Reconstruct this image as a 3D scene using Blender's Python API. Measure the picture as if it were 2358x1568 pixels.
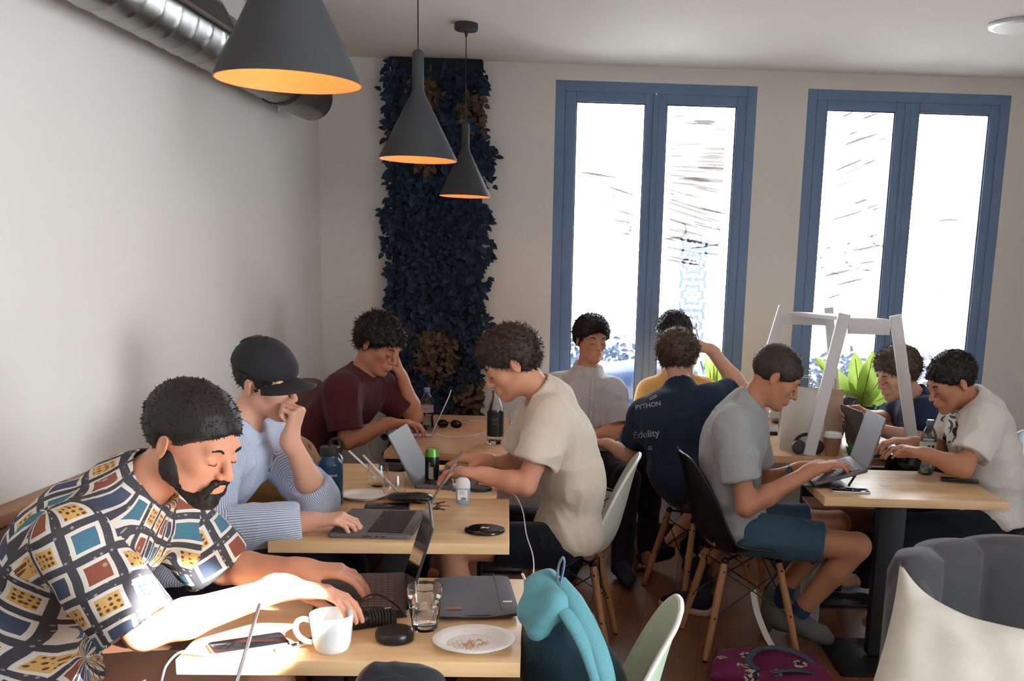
import bpy, bmesh, math, random
import numpy as np
from mathutils import Vector, Matrix
from mathutils.bvhtree import BVHTree
random.seed(7); rng = np.random.default_rng(7)
PI = math.pi
for o in list(bpy.data.objects): bpy.data.objects.remove(o)
scene = bpy.context.scene
COL = scene.collection

# ------------------------------------------------------------------ camera
CF, CX, CY, CH = 2400.0, 1379.0, 1107.0, 1.56        # focal length and principal point in photo pixels, eye height
PITCH, ROLL = math.atan(485 / 2400), .033
_F = Vector((0, math.cos(PITCH), -math.sin(PITCH)))
_R0, _U0 = Vector((1, 0, 0)), Vector((0, math.sin(PITCH), math.cos(PITCH)))
_R = math.cos(ROLL) * _R0 + math.sin(ROLL) * _U0
_U = -math.sin(ROLL) * _R0 + math.cos(ROLL) * _U0
camd = bpy.data.cameras.new('camera'); cam = bpy.data.objects.new('camera', camd); COL.objects.link(cam)
camd.sensor_width = 36; camd.lens = CF / 2358 * 36
camd.shift_x = (1179 - CX) / 2358; camd.shift_y = (CY - 784) / 2358
camd.clip_start = .05; camd.clip_end = 200
cam.matrix_world = Matrix(((_R.x, _U.x, -_F.x, 0), (_R.y, _U.y, -_F.y, 0), (_R.z, _U.z, -_F.z, CH), (0, 0, 0, 1)))
scene.camera = cam
def at(u, v, y):                                     # where the sight line of a photo pixel reaches depth y
    d = _F * CF + _R * (u - CX) - _U * (v - CY)
    return Vector((0, 0, CH)) + d * (y / d.y)
def atz(u, v, z):
    d = _F * CF + _R * (u - CX) - _U * (v - CY)
    return Vector((0, 0, CH)) + d * ((z - CH) / d.z)

# ------------------------------------------------------------------ world, lights, exposure
W = bpy.data.worlds.new('sky'); scene.world = W; W.use_nodes = True
nt = W.node_tree; bg = nt.nodes['Background']
tc = nt.nodes.new('ShaderNodeTexCoord'); sx = nt.nodes.new('ShaderNodeSeparateXYZ')
nt.links.new(tc.outputs['Generated'], sx.inputs[0])
mr = nt.nodes.new('ShaderNodeMapRange'); mr.inputs['From Min'].default_value = -.15; mr.inputs['From Max'].default_value = .35
mr.inputs['To Min'].default_value = 18.5; mr.inputs['To Max'].default_value = 16.0
nt.links.new(sx.outputs['Y'], mr.inputs['Value']); nt.links.new(mr.outputs[0], bg.inputs['Strength'])
bg.inputs['Color'].default_value = (.93, .97, 1.0, 1)
scene.view_settings.view_transform = 'Standard'; scene.view_settings.look = 'None'
scene.view_settings.exposure = 0.08; scene.view_settings.gamma = 1.0; scene.view_settings.use_curve_mapping = False
def light(name, kind, loc, energy, color=(1, 1, 1), size=.1, target=None, **kw):
    l = bpy.data.lights.new(name, kind); l.energy = energy; l.color = color
    if kind == 'AREA':
        l.shape = 'RECTANGLE'; l.size = size[0]; l.size_y = size[1]
    else: l.shadow_soft_size = size
    for k, v in kw.items(): setattr(l, k, v)
    o = bpy.data.objects.new(name, l); COL.objects.link(o); o.location = loc
    if target is not None: o.rotation_euler = (Vector(target) - Vector(loc)).to_track_quat('-Z', 'Y').to_euler()
    return o
# unseen spot added under the ceiling for the sunlit patch on the nearest arms
light('sun_patch_spot', 'SPOT', (1.15, .05, 2.55), 6500, (1, .96, .9), .012, (-.83, 2.15, .795), spot_size=math.radians(6.6), spot_blend=.35)

# ------------------------------------------------------------------ helpers: materials
def rgb(*c):                                         # sRGB 0-255 to linear
    if len(c) == 1: c = (c[0],) * 3
    return tuple((x / 255 / 12.92) if x / 255 <= .04045 else ((x / 255 + .055) / 1.055) ** 2.4 for x in c) + (1,)
class G:                                             # terse node graph
    def __init__(s, m): s.t = m.node_tree
    def n(s, kind, props={}, **ins):
        nd = s.t.nodes.new(kind)
        for k, v in props.items(): setattr(nd, k, v)
        for k, v in ins.items():
            k = k.replace('_', ' '); i = nd.inputs[int(k)] if k.isdigit() else nd.inputs[k]
            s.set(i, v)
        return nd
    def set(s, i, v):
        if isinstance(v, bpy.types.NodeSocket): s.t.links.new(v, i)
        else: i.default_value = v
    def m(s, op, a, b=0.0, c=None):
        nd = s.t.nodes.new('ShaderNodeMath'); nd.operation = op
        s.set(nd.inputs[0], a); s.set(nd.inputs[1], b)
        if c is not None: s.set(nd.inputs[2], c)
        return nd.outputs[0]
    def mix(s, f, a, b):
        nd = s.t.nodes.new('ShaderNodeMix'); nd.data_type = 'RGBA'
        s.set(nd.inputs[0], f); s.set(nd.inputs[6], a); s.set(nd.inputs[7], b); return nd.outputs[2]
def newmat(name):
    m = bpy.data.materials.new(name); m.use_nodes = True
    return m, G(m), m.node_tree.nodes['Principled BSDF']
MATS = {}
def mat(name, col, rough=.6, metal=0, bump=None, var=None, spec=.5, alpha=None, trans=0, emit=None, sss=0, sheen=0, stretch=None, coat=0):
    if name in MATS: return MATS[name]
    m, g, b = newmat(name); MATS[name] = m
    b.inputs['Base Color'].default_value = col; b.inputs['Roughness'].default_value = rough
    b.inputs['Metallic'].default_value = metal; b.inputs['Specular IOR Level'].default_value = spec
    if trans: b.inputs['Transmission Weight'].default_value = trans
    if sss:
        b.inputs['Subsurface Weight'].default_value = sss; b.inputs['Subsurface Radius'].default_value = (1, .35, .2); b.inputs['Subsurface Scale'].default_value = .006
    if sheen: b.inputs['Sheen Weight'].default_value = sheen
    if coat: b.inputs['Coat Weight'].default_value = coat
    if emit: b.inputs['Emission Color'].default_value = emit[0]; b.inputs['Emission Strength'].default_value = emit[1]
    if alpha is not None: b.inputs['Alpha'].default_value = alpha
    if bump or var:
        tcn = g.n('ShaderNodeTexCoord'); co = tcn.outputs['Object']
        if stretch: co = g.n('ShaderNodeMapping', Vector=co, Scale=stretch).outputs[0]
    if var:                                          # (scale, second colour, amount)
        nz = g.n('ShaderNodeTexNoise', Vector=co, Scale=var[0], Detail=5.0)
        f = g.m('MULTIPLY', nz.outputs[0], var[2])
        g.set(b.inputs['Base Color'], g.mix(f, col, var[1]))
    if bump:                                         # (scale, strength, distance)
        nz = g.n('ShaderNodeTexNoise', Vector=co, Scale=bump[0], Detail=4.0)
        bp = g.n('ShaderNodeBump', Height=nz.outputs[0], Strength=bump[1], Distance=bump[2])
        g.set(b.inputs['Normal'], bp.outputs[0])
    return m

def wood(name, c1, c2, scale=3.0, axis=0, rough=.35, ring=18):
    if name in MATS: return MATS[name]
    m, g, b = newmat(name); MATS[name] = m
    co = g.n('ShaderNodeTexCoord').outputs['Object']
    sc = [12.0, 12.0, 12.0]; sc[axis] = .9
    mp = g.n('ShaderNodeMapping', Vector=co, Scale=tuple(s * scale / 3 for s in sc)).outputs[0]
    nz = g.n('ShaderNodeTexNoise', Vector=mp, Scale=2.2, Detail=6.0, Distortion=.4).outputs[0]
    fine = g.n('ShaderNodeTexNoise', Vector=mp, Scale=14.0, Detail=3.0).outputs[0]
    f = g.m('MULTIPLY_ADD', nz, .8, g.m('MULTIPLY', fine, .3))
    f = g.n('ShaderNodeMapRange', Value=f, From_Min=.3, From_Max=.8).outputs[0]
    g.set(b.inputs['Base Color'], g.mix(f, c1, c2))
    g.set(b.inputs['Roughness'], g.m('MULTIPLY_ADD', fine, .15, rough))
    return m

def glass(name, col=(1, 1, 1, 1), rough=0.0, ior=1.45):
    if name in MATS: return MATS[name]
    m, g, b = newmat(name); MATS[name] = m
    b.inputs['Base Color'].default_value = col; b.inputs['Roughness'].default_value = rough
    b.inputs['Transmission Weight'].default_value = 1; b.inputs['IOR'].default_value = ior
    return m
def film(name, col, mixf, rough=.05):                # thin clear sheet: lets light straight through plus a little gloss
    if name in MATS: return MATS[name]
    m, g, b = newmat(name); MATS[name] = m
    tr = g.n('ShaderNodeBsdfTransparent', Color=col); gl = g.n('ShaderNodeBsdfGlossy', Roughness=rough)
    fr = g.n('ShaderNodeFresnel', IOR=1.45)
    mx = g.n('ShaderNodeMixShader'); g.set(mx.inputs[0], g.m('MULTIPLY_ADD', fr.outputs[0], .8, mixf))
    g.set(mx.inputs[1], tr.outputs[0]); g.set(mx.inputs[2], gl.outputs[0])
    g.t.links.new(mx.outputs[0], g.t.nodes['Material Output'].inputs['Surface'])
    return m

# ------------------------------------------------------------------ helpers: objects
def tag(o, label=None, cat=None, group=None, kind=None):
    if label: o['label'] = label
    if cat: o['category'] = cat
    if group: o['group'] = group
    if kind: o['kind'] = kind
    return o
def empty(name, loc=(0, 0, 0), rz=0, label=None, cat=None, group=None):
    o = bpy.data.objects.new(name, None); COL.objects.link(o); o.empty_display_size = .05
    o.location = loc; o.rotation_euler = (0, 0, rz)
    return tag(o, label, cat, group)
def link(name, me, m, parent=None, smooth=True, world=True):
    o = bpy.data.objects.new(name, me); COL.objects.link(o)
    for x in (m if isinstance(m, (list, tuple)) else [m]): me.materials.append(x)
    if smooth:
        me.polygons.foreach_set('use_smooth', [True] * len(me.polygons))
    if parent is not None:
        o.parent = parent
    return o
def dup(root, loc=None, rz=None, parent=None):
    c = root.copy(); COL.objects.link(c)
    if parent is not None: c.parent = parent
    for ch in list(root.children): dup(ch, parent=c)
    if loc is not None: c.location = loc
    if rz is not None: c.rotation_euler = (0, 0, rz)
    return c
V = Vector
class MB:
    """collects shapes into one mesh"""
    def __init__(s): s.v = []; s.f = []; s.mi = []
    def add(s, vs, fs, mi=0, M=None):
        n = len(s.v)
        s.v += [tuple(M @ V(p)) if M is not None else tuple(p) for p in vs]
        s.f += [tuple(i + n for i in f) for f in fs]; s.mi += [mi] * len(fs); return s
    def box(s, c, d, M=None, mi=0, bev=0, rot=None):
        bm = bmesh.new(); bmesh.ops.create_cube(bm, size=1)
        for v in bm.verts: v.co = V((v.co.x * d[0], v.co.y * d[1], v.co.z * d[2]))
        if bev: bmesh.ops.bevel(bm, geom=bm.edges[:], offset=bev, segments=3, affect='EDGES', profile=.5)
        T = Matrix.Translation(V(c)) @ (rot.to_4x4() if rot is not None else Matrix())
        bm.verts.index_update()
        s.add([T @ v.co for v in bm.verts], [[v.index for v in f.verts] for f in bm.faces], mi, M); bm.free(); return s
    def plate(s, c, w, d, h, rad, M=None, mi=0, bev=.002, n=6, rot=None):
        """slab with rounded corners"""
        pts = []
        for cx, cy, a0 in ((w / 2 - rad, d / 2 - rad, 0), (-w / 2 + rad, d / 2 - rad, PI / 2), (-w / 2 + rad, -d / 2 + rad, PI), (w / 2 - rad, -d / 2 + rad, 1.5 * PI)):
            for i in range(n + 1):
                a = a0 + PI / 2 * i / n; pts.append((cx, cy, a))
        bev = min(bev, h / 2.01)
        rings = [(-h / 2, -bev), (-h / 2 + bev * .3, -bev * .3), (-h / 2 + bev, 0), (h / 2 - bev, 0), (h / 2 - bev * .3, -bev * .3), (h / 2, -bev)]
        vs = []; fs = []; N = len(pts)
        for z, e in rings:
            for cx, cy, a in pts: vs.append((cx + (rad + e) * math.cos(a), cy + (rad + e) * math.sin(a), z))
        for k in range(len(rings) - 1):
            for i in range(N):
                j = (i + 1) % N; fs.append((k * N + i, k * N + j, (k + 1) * N + j, (k + 1) * N + i))
        fs.append(tuple(range(N))[::-1]); fs.append(tuple(range((len(rings) - 1) * N, len(rings) * N)))
        T = Matrix.Translation(V(c)) @ (rot.to_4x4() if rot is not None else Matrix())
        s.add([T @ V(v) for v in vs], fs, mi, M); return s
    def tube(s, pts, r, n=10, M=None, mi=0, cap=True, flat=None):
        """sweep along pts with radius r (number or list)"""
        P = [V(p) for p in pts]; L = len(P); R = r if isinstance(r, (list, tuple)) else [r] * L
        vs = []; fs = []; t0 = (P[1] - P[0]).normalized()
        ref = V((0, 0, 1)) if abs(t0.z) < .9 else V((1, 0, 0))
        a = t0.cross(ref).normalized()
        for i in range(L):
            t = (P[min(i + 1, L - 1)] - P[max(i - 1, 0)]).normalized()
            a = (a - t * a.dot(t)).normalized(); b = t.cross(a)
            for k in range(n):
                th = 2 * PI * k / n; c_, s_ = math.cos(th), math.sin(th) * (flat or 1)
                vs.append(P[i] + (a * c_ + b * s_) * R[i])
        for i in range(L - 1):
            for k in range(n):
                j = (k + 1) % n; fs.append((i * n + k, i * n + j, (i + 1) * n + j, (i + 1) * n + k))
        if cap: fs.append(tuple(range(n))[::-1]); fs.append(tuple(range((L - 1) * n, L * n)))
        s.add(vs, fs, mi, M); return s
    def lathe(s, prof, n=32, M=None, mi=0, c=(0, 0, 0), cap=False):
        """prof: (radius, z) list"""
        vs = []; fs = []; L = len(prof)
        for r, z in prof:
            for k in range(n):
                a = 2 * PI * k / n; vs.append((c[0] + r * math.cos(a), c[1] + r * math.sin(a), c[2] + z))
        for i in range(L - 1):
            for k in range(n):
                j = (k + 1) % n; fs.append((i * n + k, i * n + j, (i + 1) * n + j, (i + 1) * n + k))
        if cap and prof[0][0] > 1e-5: fs.append(tuple(range(n))[::-1])
        if cap and prof[-1][0] > 1e-5: fs.append(tuple(range((L - 1) * n, L * n)))
        s.add(vs, fs, mi, M); return s
    def ball(s, c, r, n=16, M=None, mi=0, rot=None):
        rr = r if isinstance(r, (tuple, list)) else (r, r, r); vs = []; fs = []
        for i in range(n // 2 + 1):
            ph = PI * i / (n // 2)
            for k in range(n):
                th = 2 * PI * k / n; p = V((rr[0] * math.sin(ph) * math.cos(th), rr[1] * math.sin(ph) * math.sin(th), rr[2] * math.cos(ph)))
                if rot is not None: p = rot @ p
                vs.append(V(c) + p)
        for i in range(n // 2):
            for k in range(n):
                j = (k + 1) % n; fs.append((i * n + k, (i + 1) * n + k, (i + 1) * n + j, i * n + j))
        s.add(vs, fs, mi, M); return s
    def grid(s, P, M=None, mi=0, closed=False):
        """P[i][j] points"""
        a, b = len(P), len(P[0]); vs = [p for row in P for p in row]; fs = []
        for i in range(a - 1):
            for j in range(b - (0 if closed else 1)):
                k = (j + 1) % b; fs.append((i * b + j, i * b + k, (i + 1) * b + k, (i + 1) * b + j))
        s.add(vs, fs, mi, M); return s
    def mesh(s, name='m'):
        me = bpy.data.meshes.new(name); me.from_pydata([tuple(p) for p in s.v], [], s.f)
        for i, p in enumerate(me.polygons): p.material_index = s.mi[i]
        bm = bmesh.new(); bm.from_mesh(me); bmesh.ops.remove_doubles(bm, verts=bm.verts, dist=1e-6)
        bmesh.ops.recalc_face_normals(bm, faces=bm.faces); bm.to_mesh(me); bm.free(); me.update(); return me
    def build(s, name, m, parent=None, smooth=True, thick=0, bevel=0, sub=0, auto=True):
        o = link(name, s.mesh(name), m, parent, smooth)
        if thick:
            md = o.modifiers.new('solid', 'SOLIDIFY'); md.thickness = thick; md.offset = 0
        if bevel:
            md = o.modifiers.new('bevel', 'BEVEL'); md.width = bevel; md.segments = 2; md.limit_method = 'ANGLE'
        if sub:
            md = o.modifiers.new('sub', 'SUBSURF'); md.levels = sub; md.render_levels = sub
        if smooth and auto: o.data.set_sharp_from_angle(angle=math.radians(38))
        return o
def smoothpath(pts, k=8):
    """Catmull-Rom through pts"""
    P = [V(p) for p in pts]; P = [P[0] * 2 - P[1]] + P + [P[-1] * 2 - P[-2]]; out = []
    for i in range(1, len(P) - 2):
        for j in range(k):
            t = j / k; a, b, c, d = P[i - 1:i + 3]
            out.append(.5 * ((2 * b) + (c - a) * t + (2 * a - 5 * b + 4 * c - d) * t * t + (3 * b - a - 3 * c + d) * t ** 3))
    out.append(P[-2]); return out
def XF(loc, rz=0, rx=0, ry=0): return Matrix.Translation(V(loc)) @ Matrix.Rotation(rz, 4, 'Z') @ Matrix.Rotation(ry, 4, 'Y') @ Matrix.Rotation(rx, 4, 'X')
def struct(o): o['kind'] = 'structure'; return o
def textmesh(txt, size, ext=.0004, bold=0):
    cu = bpy.data.curves.new('t', 'FONT'); cu.body = txt; cu.size = size; cu.extrude = ext; cu.align_x = 'CENTER'; cu.align_y = 'CENTER'; cu.offset = bold
    o = bpy.data.objects.new('t', cu); COL.objects.link(o)
    dg = bpy.context.evaluated_depsgraph_get(); me = bpy.data.meshes.new_from_object(o.evaluated_get(dg))
    bpy.data.objects.remove(o); bpy.data.curves.remove(cu); return me
def text(name, txt, size, M, m, parent=None, ext=.0004, bold=0):
    me = textmesh(txt, size, ext, bold); me.transform(M); return link(name, me, m, parent, smooth=False)
def basis(x, z):
    """rotation matrix with local x near x and local z = z"""
    z = V(z).normalized(); x = V(x); x = (x - z * x.dot(z)).normalized(); y = z.cross(x)
    return Matrix((x, y, z)).transposed()
# ------------------------------------------------------------------ room
WY, LX, RX, CZ, BY = 6.10, -1.633, 3.9, 2.67, -2.6
plaster = mat('plaster', rgb(226, 223, 217), .85, bump=(90, .12, .002), var=(1.3, rgb(216, 212, 207), .6))
ceilm = mat('ceiling_paint', rgb(240, 236, 230), .9, bump=(60, .05, .001))
def floor_mat():
    m, g, b = newmat('oak_floor')
    co = g.n('ShaderNodeTexCoord').outputs['Object']
    rot = g.n('ShaderNodeMapping', Vector=co, Rotation=(0, 0, math.radians(96))).outputs[0]
    br = g.n('ShaderNodeTexBrick', {'offset': .37, 'squash': 1.0}, Vector=rot, Scale=1.0, Mortar_Size=.0016, Mortar_Smooth=.4, Bias=0.0, Brick_Width=1.5, Row_Height=.13)
    br.inputs['Color1'].default_value = rgb(150, 104, 72); br.inputs['Color2'].default_value = rgb(124, 82, 54); br.inputs['Mortar'].default_value = rgb(50, 30, 20)
    mp = g.n('ShaderNodeMapping', Vector=rot, Scale=(1.2, 16, 1)).outputs[0]
    nz = g.n('ShaderNodeTexNoise', Vector=mp, Scale=3.0, Detail=6.0, Distortion=1.2).outputs[0]
    f = g.n('ShaderNodeMapRange', Value=nz, From_Min=.35, From_Max=.75, To_Max=.55).outputs[0]
    g.set(b.inputs['Base Color'], g.mix(f, br.outputs[0], rgb(88, 54, 34)))
    b.inputs['Roughness'].default_value = .38
    bp = g.n('ShaderNodeBump', Height=br.outputs['Fac'], Strength=.4, Distance=.002, ); bp.invert = True
    g.set(b.inputs['Normal'], bp.outputs[0]); return m
struct(MB().box(((LX + RX) / 2, (BY + WY) / 2, -.05), (RX - LX + .6, WY - BY + .6, .1)).build('floor', floor_mat(), smooth=False))
struct(MB().box(((LX + RX) / 2, (BY + WY) / 2, CZ + .05), (RX - LX + .6, WY - BY + .6, .1)).build('ceiling', ceilm, smooth=False))
struct(MB().box((LX - .1, (BY + WY) / 2, CZ / 2), (.2, WY - BY + .3, CZ)).build('wall_left', plaster, smooth=False))
def wall_with_holes(name, x0, x1, z0, z1, y0, y1, holes):
    xs = sorted({x0, x1, *[h[0] for h in holes], *[h[1] for h in holes]}); zs = sorted({z0, z1, *[h[2] for h in holes], *[h[3] for h in holes]})
    b = MB()
    for i in range(len(xs) - 1):
        for j in range(len(zs) - 1):
            cx, cz = (xs[i] + xs[i + 1]) / 2, (zs[j] + zs[j + 1]) / 2
            if any(h[0] < cx < h[1] and h[2] < cz < h[3] for h in holes): continue
            b.box((cx, (y0 + y1) / 2, cz), (xs[i + 1] - xs[i], y1 - y0, zs[j + 1] - zs[j]))
    return struct(b.build(name, plaster, smooth=False))
WIN = [(-.311, .808, .52, 2.585), (1.090, 2.217, .52, 2.582)]
wall_with_holes('wall_back', LX - .2, RX + .2, 0, CZ, WY, WY + .30, WIN)
struct(MB().box(((LX + RX) / 2, BY - .125, CZ / 2), (RX - LX + .4, .25, CZ)).build('wall_front', plaster, smooth=False))
# the street door and shop window on the right, beside the viewer
def side_wall(holes):
    ys = sorted({BY, WY, *[h[0] for h in holes], *[h[1] for h in holes]}); zs = sorted({0, CZ, *[h[2] for h in holes], *[h[3] for h in holes]}); b = MB()
    for i in range(len(ys) - 1):
        for j in range(len(zs) - 1):
            cy, cz = (ys[i] + ys[i + 1]) / 2, (zs[j] + zs[j + 1]) / 2
            if any(h[0] < cy < h[1] and h[2] < cz < h[3] for h in holes): continue
            b.box((RX + .1, cy, cz), (.2, ys[i + 1] - ys[i], zs[j + 1] - zs[j]))
    struct(b.build('wall_right', plaster, smooth=False))
side_wall([(-1.9, 1.3, .25, 2.45)])
skirt = wood('skirting_wood', rgb(112, 74, 52), rgb(86, 54, 38), axis=0, rough=.5)
struct(MB().box(((LX + RX) / 2, WY - .008, .04), (RX - LX, .016, .08), bev=.003).build('baseboard_back', skirt))
struct(MB().box((RX - .008, (BY + WY) / 2, .04), (.016, WY - BY - .04, .08), bev=.003).build('baseboard_right', skirt))
struct(MB().box((LX + .008, (BY + WY) / 2, .04), (.016, WY - BY - .04, .08), bev=.003).build('baseboard_left', skirt))

# windows of the back wall
framem = mat('frame_blue_with_glare', rgb(100, 126, 162), .45, bump=(40, .03, .001))  # dark frames lightened to blue-grey, the window glare is in this colour
frame_dark = mat('window_gasket', rgb(52, 62, 82), .5)
panem = film('window_glass', (.98, .99, 1, 1), .02)
linem = film('frosted_grain_sticker', (.085, .079, .076, 1), .010, .6)
def window(n, x0, x1, z0, z1, gx, seed, mesh_xy):
    r = empty('window_%d' % n, ((x0 + x1) / 2, WY, z0)); r['kind'] = 'structure'
    L = Matrix.Translation(-V(r.location)); gt = 2.476
    yc = WY + .035
    fr = MB(); e = .001
    t = .055
    fr.box(((x0 + x1) / 2, yc, z1 - t / 2), (x1 - x0 - 2 * t, .07, t), L).box(((x0 + x1) / 2, yc, z0 + t / 2), (x1 - x0 - 2 * t, .07, t), L)
    fr.box((x0 + t / 2, yc, (z0 + z1) / 2), (t, .07, z1 - z0), L, bev=.003).box((x1 - t / 2, yc, (z0 + z1) / 2), (t, .07, z1 - z0), L, bev=.003)
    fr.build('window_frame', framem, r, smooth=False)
    mid = (gx[1] + gx[2]) / 2; gb = z0 + .14
    for k, (a, b, lo, hi) in enumerate(((gx[0], gx[1], x0 + t, mid - .002), (gx[2], gx[3], mid + .002, x1 - t))):
        s = MB(); ys = WY + .030
        s.box(((lo + a) / 2, ys, (z0 + z1) / 2), (a - lo, .06, z1 - z0 - 2 * t), L, bev=.004)
        s.box(((hi + b) / 2, ys, (z0 + z1) / 2), (hi - b, .06, z1 - z0 - 2 * t), L, bev=.004)
        s.box(((a + b) / 2, ys, (gt + z1 - t) / 2), (b - a, .06, z1 - t - gt), L, bev=.002)
        s.box(((a + b) / 2, ys, (gb + z0 + t) / 2), (b - a, .06, gb - z0 - t), L, bev=.002)
        if k == 0: s.box((mid, WY - .002, (z0 + z1) / 2), (.032, .012, z1 - z0 - 2 * t - .01), L, bev=.003)
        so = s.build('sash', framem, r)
        gk = MB()
        for xx in (a + .003, b - .003): gk.box((xx, WY + .018, (gb + gt) / 2), (.006, .01, gt - gb), L)
        gk.box(((a + b) / 2, WY + .018, gt - .003), (b - a, .01, .006), L).build('gasket', frame_dark, so)
        MB().box(((a + b) / 2, WY + .030, (gb + gt) / 2), (b - a + .01, .006, gt - gb + .01), L).build('pane', panem, so, smooth=False)
        # wood-grain lines stuck to the glass
        rr = random.Random(seed + k); g = MB(); h = gt
        def flow(x, z):                               # grain direction field
            u = (x - a) / (b - a)
            if n == 1: s0 = -.22 * math.sin(2.2 * u + k) if z < 2.05 else .02 - .12 * u
            else: s0 = (.42 - .2 * (2.3 - z)) if k == 0 else (.5 * math.cos(2.6 * u + .2) if z > 1.6 else .15)
            return s0 + .08 * math.sin(9 * z + 3 * x + seed)
        def strip(pts, wmax):
            m_ = len(pts)
            rows = [[], []]
            for i, (px, pz) in enumerate(pts):
                w = 1.7 * wmax * (math.sin(PI * (i + .15) / (m_ - .7)) ** .7 if m_ > 1 else 1) + .0016
                dx, dz = (pts[min(i + 1, m_ - 1)][0] - pts[max(i - 1, 0)][0], pts[min(i + 1, m_ - 1)][1] - pts[max(i - 1, 0)][1]); l = math.hypot(dx, dz) + 1e-9
                for q, sg in ((0, 1), (1, -1)): rows[q].append((px - dz / l * w / 2 * sg, WY + .0262, pz + dx / l * w / 2 * sg))
            g.grid(rows, L)
        nl = 66 if n == 2 and k == 0 else 52
        zlo = {(1, 0): 1.62, (1, 1): 1.62, (2, 0): 1.40, (2, 1): 1.42}[(n, k)]
        for i in range(nl):
            x = rr.uniform(a + .004, b - .08) if i % 3 else a + .004
            z = zlo + (h - zlo - .02) * ((i + rr.random()) / nl) ** .85
            if n == 1 and k == 0 and z > 2.1 and rr.random() < .7: continue
            if n == 2 and k == 1 and rr.random() < .35: continue
            ln = rr.uniform(.06, .36); pts = []; st = .012
            while ln > 0 and x < b - .004 and z > zlo - .02 and z < h - .006:
                pts.append((x, z)); sl = flow(x, z); l = math.hypot(1, sl); x += st / l; z += sl * st / l; ln -= st
            if len(pts) > 3: strip(pts, rr.choice([.004, .005, .006, .007, .014 if z > 2.0 else .006]))
        # hook shaped knots
        for (hx, hz, hr, fl) in {(1, 0): [(.78, 1.80, .035, 1)], (1, 1): [(.28, 1.80, .04, 1), (.78, 1.77, .05, 1)], (2, 0): [(.22, 1.66, .07, -1), (.60, 1.70, .08, -1), (.92, 1.80, .05, -1)], (2, 1): []}[(n, k)]:
            cx = a + hx * (b - a); pts = [(cx - fl * (.22 if fl > 0 else .0) + 0, hz + hr + .02)] if fl > 0 else []
            for i in range(14):
                th = PI / 2 - PI * i / 13
                pts.append((cx + fl * hr * .8 * math.cos(th), hz + hr * math.sin(th)))
            for i in range(1, 6): pts.append((cx - fl * .025 * i, hz - hr - .004 * i))
            pts = [(min(max(px, a + .004), b - .004), pz) for px, pz in pts]; strip(pts, .006)
        if mesh_xy[k]:
            mx_, mz_ = mesh_xy[k]
            for i in range(7):
                for sg in (1, -1): strip([(mx_ - .024 + i * .008 - sg * .008, mz_ - .014), (mx_ - .024 + i * .008 + sg * .008, mz_ + .014)], .0022)
        g.build('grain_sticker', linem, so, smooth=False)
    return r
def gxs(us): return [at(u, 560 if False else 400, WY).x for u in us]
window(1, *WIN[0], [-.195, .191, .310, .699], 11, [None, (at(1559, 457, WY).x, at(1559, 457, WY).z)])
window(2, *WIN[1], [1.202, 1.584, 1.715, 2.109], 29, [(at(2015, 476, WY).x, at(2015, 476, WY).z), None])
wf = empty('window_3', (RX + .1, -.30, .25)); wf['kind'] = 'structure'
b = MB()
for y in (-1.57, 0, 1.57): b.box((0, y, 1.075), (.08, .06, 2.15), bev=.004)
for z in (.03, 2.17): b.box((0, 0, z), (.08, 3.2, .06), bev=.004)
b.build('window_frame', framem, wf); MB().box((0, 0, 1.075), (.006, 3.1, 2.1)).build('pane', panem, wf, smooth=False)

# power socket, far right by the baseboard
sp = at(2345, 1155, WY); so = empty('wall_socket', (sp.x, WY, sp.z), 0, 'white double power socket low on the wall right of the windows', 'power socket')
wplastic = mat('white_plastic', rgb(225, 225, 222), .35)
MB().plate((0, -.006, 0), .155, .08, .012, .008, M=Matrix.Rotation(PI / 2, 4, 'X') @ Matrix.Translation((0, 0, 0)) if False else None, rot=Matrix.Rotation(PI / 2, 3, 'X')).build('face_plate', wplastic, so)
for x in (-.037, .037): MB().lathe([(0, -.0), (.019, 0), (.019, .0035), (.022, .0035), (.022, 0)], 24, Matrix.Translation((x, -.0125, 0)) @ Matrix.Rotation(PI / 2, 4, 'X')).build('outlet_ring', mat('light_grey_plastic', rgb(190, 190, 190), .4), so)

# round ceiling light
cl = empty('ceiling_light', (1.78, 4.86, CZ), 0, 'flat round white ceiling light at the upper right corner', 'ceiling light')
MB().lathe([(0, 0), (.14, 0), (.145, -.006), (.14, -.014), (.12, -.018)], 48).build('rim', wplastic, cl)
MB().lathe([(0, -.0185), (.119, -.0185), (.119, -.016)], 48).build('diffuser', mat('opal_plastic', rgb(240, 240, 236), .5), cl)

# ventilation duct along the left wall
galv = mat('galvanised_steel', rgb(176, 176, 172), .32, metal=1, bump=(25, .12, .003), var=(6, rgb(120, 120, 118), .9))
DX, DZ, DR, DY1 = -1.478, 2.345, .108, 5.36
du = empty('ventilation_duct', (DX, 0, DZ), 0, 'round galvanised spiral ventilation duct running along the left wall', 'duct')
pr = []
y = .6
while y < DY1: pr.append((DR, y)); y += .012
vs = []
N = 64; L_ = len(pr); P = []
for r, yy in pr:
    row = []
    for k in range(N):
        a = 2 * PI * k / N; ph = ((yy + .13 * a / (2 * PI)) % .13) / .13
        rr_ = r + (.0035 if ph < .06 else (.0018 if ph < .14 else 0))
        row.append((rr_ * math.cos(a), yy, rr_ * math.sin(a)))
    P.append(row)
MB().grid(P, closed=True).build('spiral_pipe', galv, du, auto=False)
MB().tube([(0, DY1 - .005, 0), (0, DY1 + .02, 0)], [DR, DR + .001], 64).build('end_cap', galv, du)
b = MB()
for yy in (4.86,): 
    b.tube([(0, yy - .02, 0), (0, yy + .02, 0)], DR + .006, 64)
b.build('clamp_ring', mat('dark_steel_band', rgb(70, 70, 70), .4, metal=.8), du)
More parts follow.
